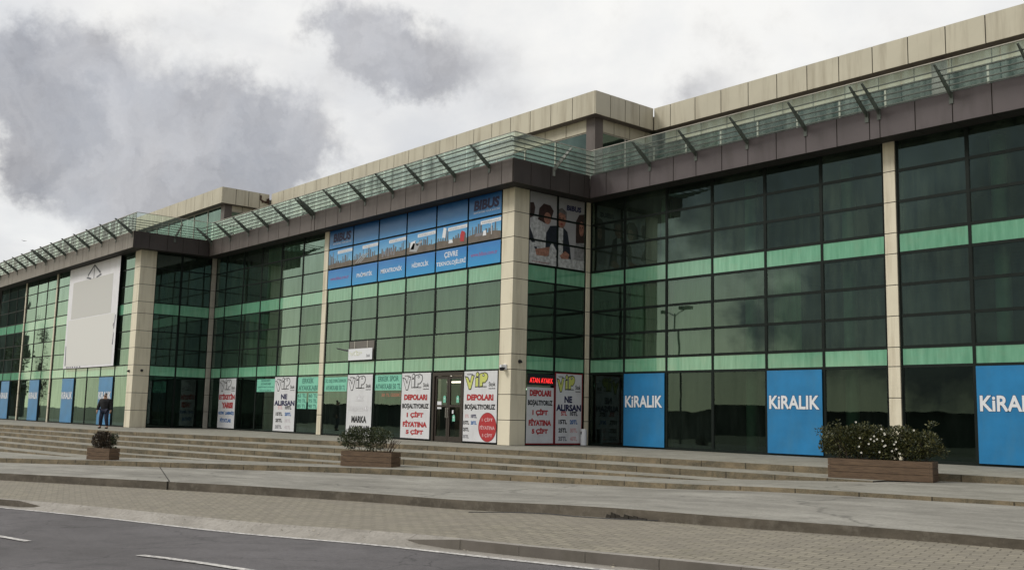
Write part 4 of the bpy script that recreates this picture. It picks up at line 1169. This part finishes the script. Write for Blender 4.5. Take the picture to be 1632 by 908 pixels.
def leafcloud(lobes, n, size, mat, seed, name, parent, squash=.5):
    """leaves scattered through a set of ellipsoid lobes (cx, cy, cz, rx, ry, rz)"""
    rnd = random.Random(seed); V = []; Fc = []; var = []
    wts = [l_[3] * l_[4] * l_[5] for l_ in lobes]
    for i in range(n):
        cx, cy, cz, rx, ry, rz = rnd.choices(lobes, wts)[0]
        while True:
            p = Vector((rnd.uniform(-1, 1), rnd.uniform(-1, 1), rnd.uniform(-1, 1)))
            if p.length < 1 and rnd.random() < .25 + p.length: break
        c = Vector((cx + p.x * rx, cy + p.y * ry, cz + p.z * rz)); d_ = (p.normalized() * .8 + Vector((rnd.gauss(0, .6), rnd.gauss(0, .6), rnd.gauss(.3, .5)))).normalized()
        s = size * rnd.uniform(.6, 1.3); sd_ = d_.cross(Vector((rnd.gauss(0, 1), rnd.gauss(0, 1), rnd.gauss(0, 1)))).normalized(); b = len(V)
        V += [c, c + d_ * s * .5 + sd_ * s * squash * .5, c + d_ * s, c + d_ * s * .5 - sd_ * s * squash * .5]; Fc.append((b, b + 1, b + 2, b + 3)); var.append(rnd.random() ** 1.6)
    me = bpy.data.meshes.new(name); me.from_pydata([tuple(v) for v in V], [], Fc); me.materials.append(mat)
    at = me.attributes.new('leafvar', 'FLOAT', 'FACE'); at.data.foreach_set('value', var); me.update()
    o = bpy.data.objects.new(name, me); COL.objects.link(o); o.parent = parent
    return o


def planter(x, y, z, th, Lx, Wy, H, label):
    o = empty('planter', (x, y, z), th, label, 'planter', 'wooden planters on the steps')
    n = 3; m = MB(); t_ = .035
    for k in range(n):
        z0, z1_ = H * k / n + .004, H * (k + 1) / n - .004; e = .002 * (k % 2)
        m.box(0, Lx, -e, t_ - e, z0, z1_); m.box(0, Lx, Wy - t_, Wy, z0, z1_); m.box(0, t_, t_, Wy - t_, z0, z1_); m.box(Lx - t_ + e, Lx + e, t_, Wy - t_, z0, z1_)
    m.build('boards', M['wood'], o)
    m = MB(); m.box(t_, Lx - t_, t_, Wy - t_, .02, H - .06); m.build('soil', M['soil'], o)
    m = MB()
    for k in range(n):
        for xx in (.06, Lx - .06):
            for dz in (.3, .7): m.tube((xx, -.004, H * (k + dz) / n), (xx, .0, H * (k + dz) / n), .008, n=6)
    m.build('screws', M['black'], o)
    return o


def stems(rnd, Lx, Wy, n, h, spread=.25, r=.009):
    m = MB()
    for i in range(n):
        x0, y0 = rnd.uniform(.12, Lx - .12), rnd.uniform(.12, Wy - .12); p = Vector((x0, y0, -.07))
        d_ = Vector((rnd.gauss(0, spread), rnd.gauss(0, spread), 1))
        for s in range(4):
            q = p + d_ * h / 4; m.tube(p, q, r * (1 - s * .2), r * (.8 - s * .2), 5, cap=False); p = q
            d_ = (d_ + Vector((rnd.gauss(0, .25), rnd.gauss(0, .25), 0))); d_.z = 1
    return m


rnd = random.Random(3)
# planter by the person
P1 = (-20.617, -16.705, -.722, .38, 1.098, .443, .41)
planter(*P1, 'smallest brown wooden planter with a dark bush, below the walking person')
s1 = empty('shrub', (P1[0], P1[1], P1[2] + P1[6] - .06), P1[3], 'small dark dry bush growing in the smallest planter below the walking person', 'shrub')
stems(rnd, 1.09, .44, 16, .5).build('stems', M['twig'], s1)
leafcloud([(.38, .22, .30, .33, .22, .30), (.70, .22, .30, .30, .22, .29), (.55, .2, .45, .3, .2, .15), (.15, .2, .30, .12, .1, .14)], 2600, .07, M['leaf_dry'], 5, 'foliage', s1)
leafcloud([(1.0, .25, .38, .10, .13, .20), (.98, .25, .15, .07, .08, .14)], 260, .07, M['leaf'], 6, 'foliage', s1)
# middle planter
P2 = (-11.478, -12.16, -.532, .369, 1.864, .496, .46)
planter(*P2, 'brown wooden planter with a loose green bush, in front of the MARKA banner')
s2 = empty('shrub', (P2[0], P2[1], P2[2] + P2[6] - .06), P2[3], 'loose leafy green bush with bare twigs on its right, in the middle planter', 'shrub')
stems(rnd, 1.86, .49, 26, .6, .3).build('stems', M['twig'], s2)
m = MB()
for i in range(16):
    p = Vector((1.52 + rnd.uniform(-.12, .12), .25 + rnd.uniform(-.1, .1), -.06)); d_ = Vector((rnd.uniform(-.2, .75), rnd.uniform(-.3, .3), 1))
    for s in range(4): q = p + d_ * .115; m.tube(p, q, .008, .006, 5, cap=False); p = q; d_ += Vector((rnd.gauss(.05, .2), rnd.gauss(0, .15), 0))
m.build('bare_twigs', M['twig'], s2)
leafcloud([(.22, .22, .42, .36, .25, .30), (.42, .22, .58, .28, .22, .20), (.75, .25, .45, .28, .24, .30), (1.12, .25, .56, .36, .26, .22), (1.10, .25, .28, .34, .22, .20), (1.45, .25, .52, .26, .2, .17), (.0, .2, .38, .25, .18, .2)], 4300, .062, M['leaf'], 8, 'foliage', s2)
# long planter
P3 = (2.237, -7.353, -.165, .28, 2.296, .643, .45)
planter(*P3, 'longest brown wooden planter with white flowers, in front of the cream pillar at the right')
s3 = empty('shrub', (P3[0], P3[1], P3[2] + P3[6] - .06), P3[3], 'long low hedge bush with small white flowers in the longest planter', 'shrub')
stems(rnd, 2.29, .64, 36, .6, .2).build('stems', M['twig'], s3)
lob = [(.25, .3, .42, .34, .28, .36), (.6, .3, .46, .36, .3, .38), (1.0, .3, .46, .36, .3, .38), (1.85, .3, .40, .34, .28, .34), (2.12, .3, .44, .28, .24, .30), (1.5, .3, .58, .32, .26, .24), (1.25, .3, .34, .28, .28, .32), (1.45, .28, .34, .26, .26, .28), (-.05, .25, .38, .18, .18, .2)]
hr = random.Random(31)
for i in range(22): lob.append((hr.uniform(-.05, 2.3), hr.uniform(.0, .6), hr.uniform(.45, .88), hr.uniform(.05, .14), .08, hr.uniform(.05, .13)))
for i in range(10): lob.append((hr.choice((-.16, 2.42)) + hr.uniform(-.1, .1), hr.uniform(.1, .5), hr.uniform(.2, .7), .12, .1, .12))
leafcloud(lob, 15000, .062, M['leaf_fl'], 11, 'foliage', s3)
fr_ = random.Random(2)
for i in range(22):
    m = MB(); c = Vector((1.25 + fr_.gauss(0, .32), -.07 + fr_.uniform(-.06, .05), .52 + fr_.gauss(0, .15)))
    if i < 5: c = Vector((1.5 + fr_.gauss(0, .07), 0, .22 + .05 * i))
    for k in range(6):
        a = 2 * PI * k / 6; e = Vector((math.cos(a), -.5, math.sin(a))) * .021; f2 = Vector((math.cos(a + .9), -.5, math.sin(a + .9))) * .021
        m.face([c, c + e, c + (e + f2) * .62, c + f2])
    m.build('flower', M['petal'], s3)

# litter bin
b = empty('litter_bin', (-12.62, -.62, 0), -.5, 'white cylindrical litter bin with a dark slot at the inner corner', 'litter bin')
m = MB(); m.tube((0, 0, .02), (0, 0, .60), .12, n=28); m.build('body', M['lettwhite'], b, smooth=False)
m = MB(); m.tube((0, 0, .60), (0, 0, .64), .125, .105, 28); m.build('lid', M['lettwhite'], b)
m = MB()
for k in range(5):
    a0, a1 = -PI / 2 - .6 + k * .24, -PI / 2 - .6 + (k + 1) * .24; r = .124
    m.face([(r * math.cos(a0), r * math.sin(a0), .44), (r * math.cos(a1), r * math.sin(a1), .44), (r * math.cos(a1), r * math.sin(a1), .54), (r * math.cos(a0), r * math.sin(a0), .54)])
m.build('slot', M['black'], b)

# cable, crumbled kerb
cu = bpy.data.curves.new('cable', 'CURVE'); cu.dimensions = '3D'; cu.bevel_depth = .007; cu.resolution_u = 6
sp = cu.splines.new('BEZIER'); pts = [(.9, -16.95), (1.8, -16.62), (2.6, -16.60), (3.5, -16.72), (4.3, -16.62), (4.9, -16.38)]
sp.bezier_points.add(len(pts) - 1)
for bp, (x, y) in zip(sp.bezier_points, pts): bp.co = (x, y, z2b(x) - .06 * (E2(x) - y) / (E2(x) - E3(x)) + .015); bp.handle_left_type = bp.handle_right_type = 'AUTO'
co_ = bpy.data.objects.new('cable', cu); COL.objects.link(co_)
dg = bpy.context.evaluated_depsgraph_get(); dg.update(); me = bpy.data.meshes.new_from_object(co_.evaluated_get(dg)); bpy.data.objects.remove(co_)
me.materials.clear(); me.materials.append(M['black']); co_ = bpy.data.objects.new('cable', me); COL.objects.link(co_); tag(co_, 'thin black cable lying on the paving along the forecourt edge', 'cable')
dk = plain('dark broken concrete', (.022, .018, .013), .95)
rr = random.Random(9); m = MB()
for i in range(9):
    x = 3.9 + i * .09; y = E2(x) - .02; z = z2b(x); a = rr.uniform(.01, .04); hh = rr.uniform(.03, .10)
    m.hexa([(x - .05, y - a, z - .02), (x + .07, y - a, z - .02), (x + .07, y + .05, z - .02), (x - .05, y + .05, z - .02), (x - .03, y - .004, z + hh), (x + .05, y - .004, z + hh * .8), (x + .05, y + .02, z + hh * .8), (x - .03, y + .02, z + hh)])
tag(m.build('broken_kerb_rubble', dk), 'dark crumbled hole in the forecourt edge above the paving', 'rubble')
# joint across the slab and stains
m = MB(); a, b_ = Vector((-17.05, E1(-17.05) - .02, z1b(-17.05) + .006)), Vector((-9.35, E2(-9.35) + .03, z2(-9.35) + .008)); dd = (b_ - a); sd_ = Vector((dd.y, -dd.x, 0)).normalized() * .014
m.face([a - sd_, a + sd_, b_ + sd_, b_ - sd_]); m.box(b_.x - .022, b_.x + .022, b_.y - .06, b_.y - .01, b_.z - .22, b_.z)
tag(m.build('expansion_joint', dk), kind='structure')
# leaves and litter on the gutter
m = MB()
for i in range(60):
    x = rr.uniform(-6, 9); y = E3(x) + rr.uniform(-.28, -.02); z = zr(x) + .03 + (max(0, .1 - kerbdrop(x))) * (1 - (E3(x) - y) / .30); s = rr.uniform(.006, .028)
    t_ = rr.uniform(0, 6); m.face([(x + s * math.cos(t_ + k * PI / 2), y + s * math.sin(t_ + k * PI / 2), z + .004 * k) for k in range(4)])
tag(m.build('gutter_litter', plain('pale litter', (.42, .38, .3), .9)), 'tiny scraps of litter along the gutter', 'litter', kind='stuff')

# ------------------------------------------------------------------ person
def skinfig(name, verts, edges, radii, mat, parent, root=0, sub=2):
    me = bpy.data.meshes.new(name); me.from_pydata(verts, edges, []); o = bpy.data.objects.new(name, me); COL.objects.link(o)
    md = o.modifiers.new('skin', 'SKIN'); md.use_smooth_shade = True
    for i, r in enumerate(radii):
        me.skin_vertices[0].data[i].radius = (r, r) if isinstance(r, float) else r
        me.skin_vertices[0].data[i].use_root = (i == root)
    o.modifiers.new('sub', 'SUBSURF').levels = sub; o.modifiers['sub'].render_levels = sub
    dg = bpy.context.evaluated_depsgraph_get(); dg.update(); m2 = bpy.data.meshes.new_from_object(o.evaluated_get(dg))
    m2.materials.clear(); m2.materials.append(mat); bpy.data.objects.remove(o)
    n = bpy.data.objects.new(name, m2); COL.objects.link(n); n.parent = parent
    for p in m2.polygons: p.use_smooth = True
    return n


per = empty('person', (-36.35, -10.85, 0), math.radians(48), 'person in a dark jacket and blue jeans walking on the top step', 'person'); per.scale = (1.2, 1.15, 1.02)
skin = flat('skin', (.48, .28, .20), .6); coat = plain('black jacket cloth', (.008, .008, .011), .8); jeans = plain('blue jeans', (.012, .017, .042), .8, 0, .3, 8); shoe = flat('dark shoe', (.02, .016, .015), .5)
# body: pelvis, spine, neck, head, legs striding, arms hanging; x right, -y forward
V = [(0, 0, .92), (0, 0, 1.15), (0, .0, 1.36), (0, -.01, 1.47), (0, -.02, 1.56), (0, -.02, 1.66),
     (.09, 0, .88), (.13, -.10, .50), (.17, -.06, .10), (.18, -.20, .04), (-.09, 0, .88), (-.13, -.02, .50), (-.20, .14, .12), (-.21, .02, .04),
     (.17, 0, 1.38), (.25, .02, 1.12), (.27, -.05, .86), (.265, -.08, .79), (-.17, 0, 1.38), (-.25, -.01, 1.12), (-.29, -.06, .86), (-.285, -.09, .79)]
Ed = [(0, 1), (1, 2), (2, 3), (3, 4), (4, 5), (0, 6), (6, 7), (7, 8), (8, 9), (0, 10), (10, 11), (11, 12), (12, 13), (2, 14), (14, 15), (15, 16), (16, 17), (2, 18), (18, 19), (19, 20), (20, 21)]
Rd = [(.15, .11), (.15, .11), (.15, .10), .055, (.078, .09), (.06, .075), .095, .07, .045, .04, .095, .07, .045, .04, .06, .05, .035, .035, .06, .05, .035, .035]
body = skinfig('body', V, Ed, Rd, skin, per)
# clothes slightly larger than the body
skinfig('jeans', [V[0], V[6], V[7], V[8], V[10], V[11], V[12]], [(0, 1), (1, 2), (2, 3), (0, 4), (4, 5), (5, 6)], [(.165, .13), .11, .088, .066, .11, .088, .066], jeans, per)
skinfig('jacket', [(0, 0, .83), (0, 0, 1.15), (0, 0, 1.38), (0, -.005, 1.45), V[14], V[15], (.27, -.045, .88), V[18], V[19], (-.29, -.055, .88)], [(0, 1), (1, 2), (2, 3), (2, 4), (4, 5), (5, 6), (2, 7), (7, 8), (8, 9)], [(.20, .155), (.195, .15), (.185, .13), .08, .095, .078, .06, .095, .078, .06], coat, per, 1)
for (a, b2) in ((8, 9), (12, 13)): skinfig('shoe', [(V[a][0], V[a][1] + .04, .05), (V[b2][0], V[b2][1] - .05, .035)], [(0, 1)], [.055, .042], shoe, per)
skinfig('hair', [(0, .035, 1.62), (0, .02, 1.69), (0, -.03, 1.71)], [(0, 1), (1, 2)], [(.066, .05), (.07, .07), (.045, .05)], flat('short grey hair', (.10, .085, .075)), per)
m = MB(); m.box(-.075, .075, -.125, -.105, 1.585, 1.62); m.build('sunglasses', M['black'], per)
m = MB(); m.hexa([(-.012, -.10, 1.54), (.012, -.10, 1.54), (.012, -.13, 1.545), (-.012, -.13, 1.545), (-.008, -.1, 1.585), (.008, -.1, 1.585), (.008, -.112, 1.585), (-.008, -.112, 1.585)]); m.build('nose', skin, per)
for s in (-1, 1):   # five fingers each
    hx, hy, hz = (.265, -.08, .79) if s > 0 else (-.285, -.09, .79)
    for k, (dx, ln) in enumerate(((-.028, .06), (-.009, .075), (.010, .08), (.029, .07))):
        skinfig('finger', [(hx, hy + dx, hz), (hx - s * .005, hy + dx, hz - ln * .6), (hx - s * .02, hy + dx - .005, hz - ln)], [(0, 1), (1, 2)], [.011, .010, .008], skin, body, sub=1)
    skinfig('thumb', [(hx, hy - .02, hz + .015), (hx, hy - .055, hz - .02), (hx - s * .006, hy - .062, hz - .05)], [(0, 1), (1, 2)], [.013, .011, .009], skin, body, sub=1)

# bird far away in the sky
q = (F_ + R_ * (38 - 816) / 1598.45 - U_ * (384 - 454) / 1598.45).normalized() * 110 + Vector(cam.matrix_world.translation)
bi = empty('bird', q, 0, 'tiny dark bird flying in the pale sky at the far left', 'bird')
m = MB(); bi.scale = (.55, .55, .55); m.tube((-.05, .2, 0), (0, 0, .02), .015, .05, 8); m.tube((0, 0, .02), (.03, -.2, 0), .05, .02, 8); m.build('body', M['greyt'], bi)
for s in (-1, 1):
    m = MB(); d_ = Vector((.65, .35, -.12)) * s; u = Vector((0, 0, .02 * s))
    m.hexa([(0, -.06, .03), d_ * .5 + Vector((0, -.06, .10)), d_ * .5 + Vector((0, .08, .10)), (0, .09, .03), (0, -.05, .045), d_ * .5 + Vector((0, -.05, .115)), d_ + Vector((0, .06, .06)), (0, .08, .045)]); m.build('wing', M['greyt'], bi)

# ------------------------------------------------------------------ the other side of the street (seen in the glass)
lp = empty('street_lamp', (-34.5, -31.5, -1.9), 0, 'tall twin headed street lamp across the road, mirrored in the dark panes', 'street lamp')
m = MB(); m.tube((0, 0, 0), (0, 0, 10.8), .11, .06, 10); m.build('pole', M['steel'], lp)
for s in (-1, 1):
    m = MB(); m.tube((0, 0, 10.6), (s * 1.1, 0, 11.1), .04, .035, 8); m.box(s * 1.0 - .35, s * 1.0 + .55 * s, -.25, .25, 11.05, 11.3); m.build('lamp_head', M['steel'], lp)
ob = empty('office_block', (-302, -54, -2.9), 0, 'grey office block across the street, mirrored in the left wing', 'building')
m = MB(); m.box(-45, 52, -4, 2, 0, 33); m.box(-45, 20, -3.5, 1.5, 33, 36); m.box(52, 57, -3.5, 1.5, 0, 21); m.build('wall', plain('dark grey concrete', (.07, .075, .075), .8), ob)
for k in range(10):
    m = MB()
    for x in range(-44, 51, 3): m.box(x, x + 2.3, 1.95, 2.05, 1.5 + k * 3.1, 3.4 + k * 3.1)
    m.build('window', M['frame'], ob)


def tree(x, y, z, h, r, seed, label):
    t_ = empty('tree', (x, y, z), 0, label, 'tree', 'trees across the street')
    rn = random.Random(seed); m = MB(); m.tube((0, 0, 0), (0, 0, h * .5), h * .012, h * .008, 8)
    lobes = []
    for i in range(14):
        a = rn.uniform(0, 2 * PI); zz = rn.uniform(.3, .9) * h; rr2 = r * rn.uniform(.2, .8) * (1 - abs(zz / h - .55)); c = (rr2 * math.cos(a), rr2 * math.sin(a), zz)
        m.tube((0, 0, min(zz * .7, h * .5)), c, h * .008, h * .003, 5, cap=False); lobes.append((*c, r * .42, r * .42, h * .13))
    m.build('trunk', M['twig'], t_); leafcloud(lobes, 2600, r * .17, M['leaf'], seed, 'crown', t_)


tree(-212, -52, -2.9, 22, 1.5, 1, 'tall tree beside the office block across the street'); tree(-226, -51, -2.9, 18, 3, 2, 'broad tree between the tall tree and the office block')
wr = empty('warehouse', (-90, -151, -2.9), 0, 'long low dark warehouse far across the street, mirrored low in the glass', 'building')
m = MB(); m.box(-260, 240, -12, 0, 0, 6.2); m.build('wall', plain('dark shed cladding', (.05, .055, .05), .8), wr)
m = MB(); m.box(-261, 241, -13, .5, 6.2, 6.6); m.build('roof', M['frame'], wr)

for o in bpy.data.objects:
    for k in ('w', 'h'):
        if k in o: del o[k]
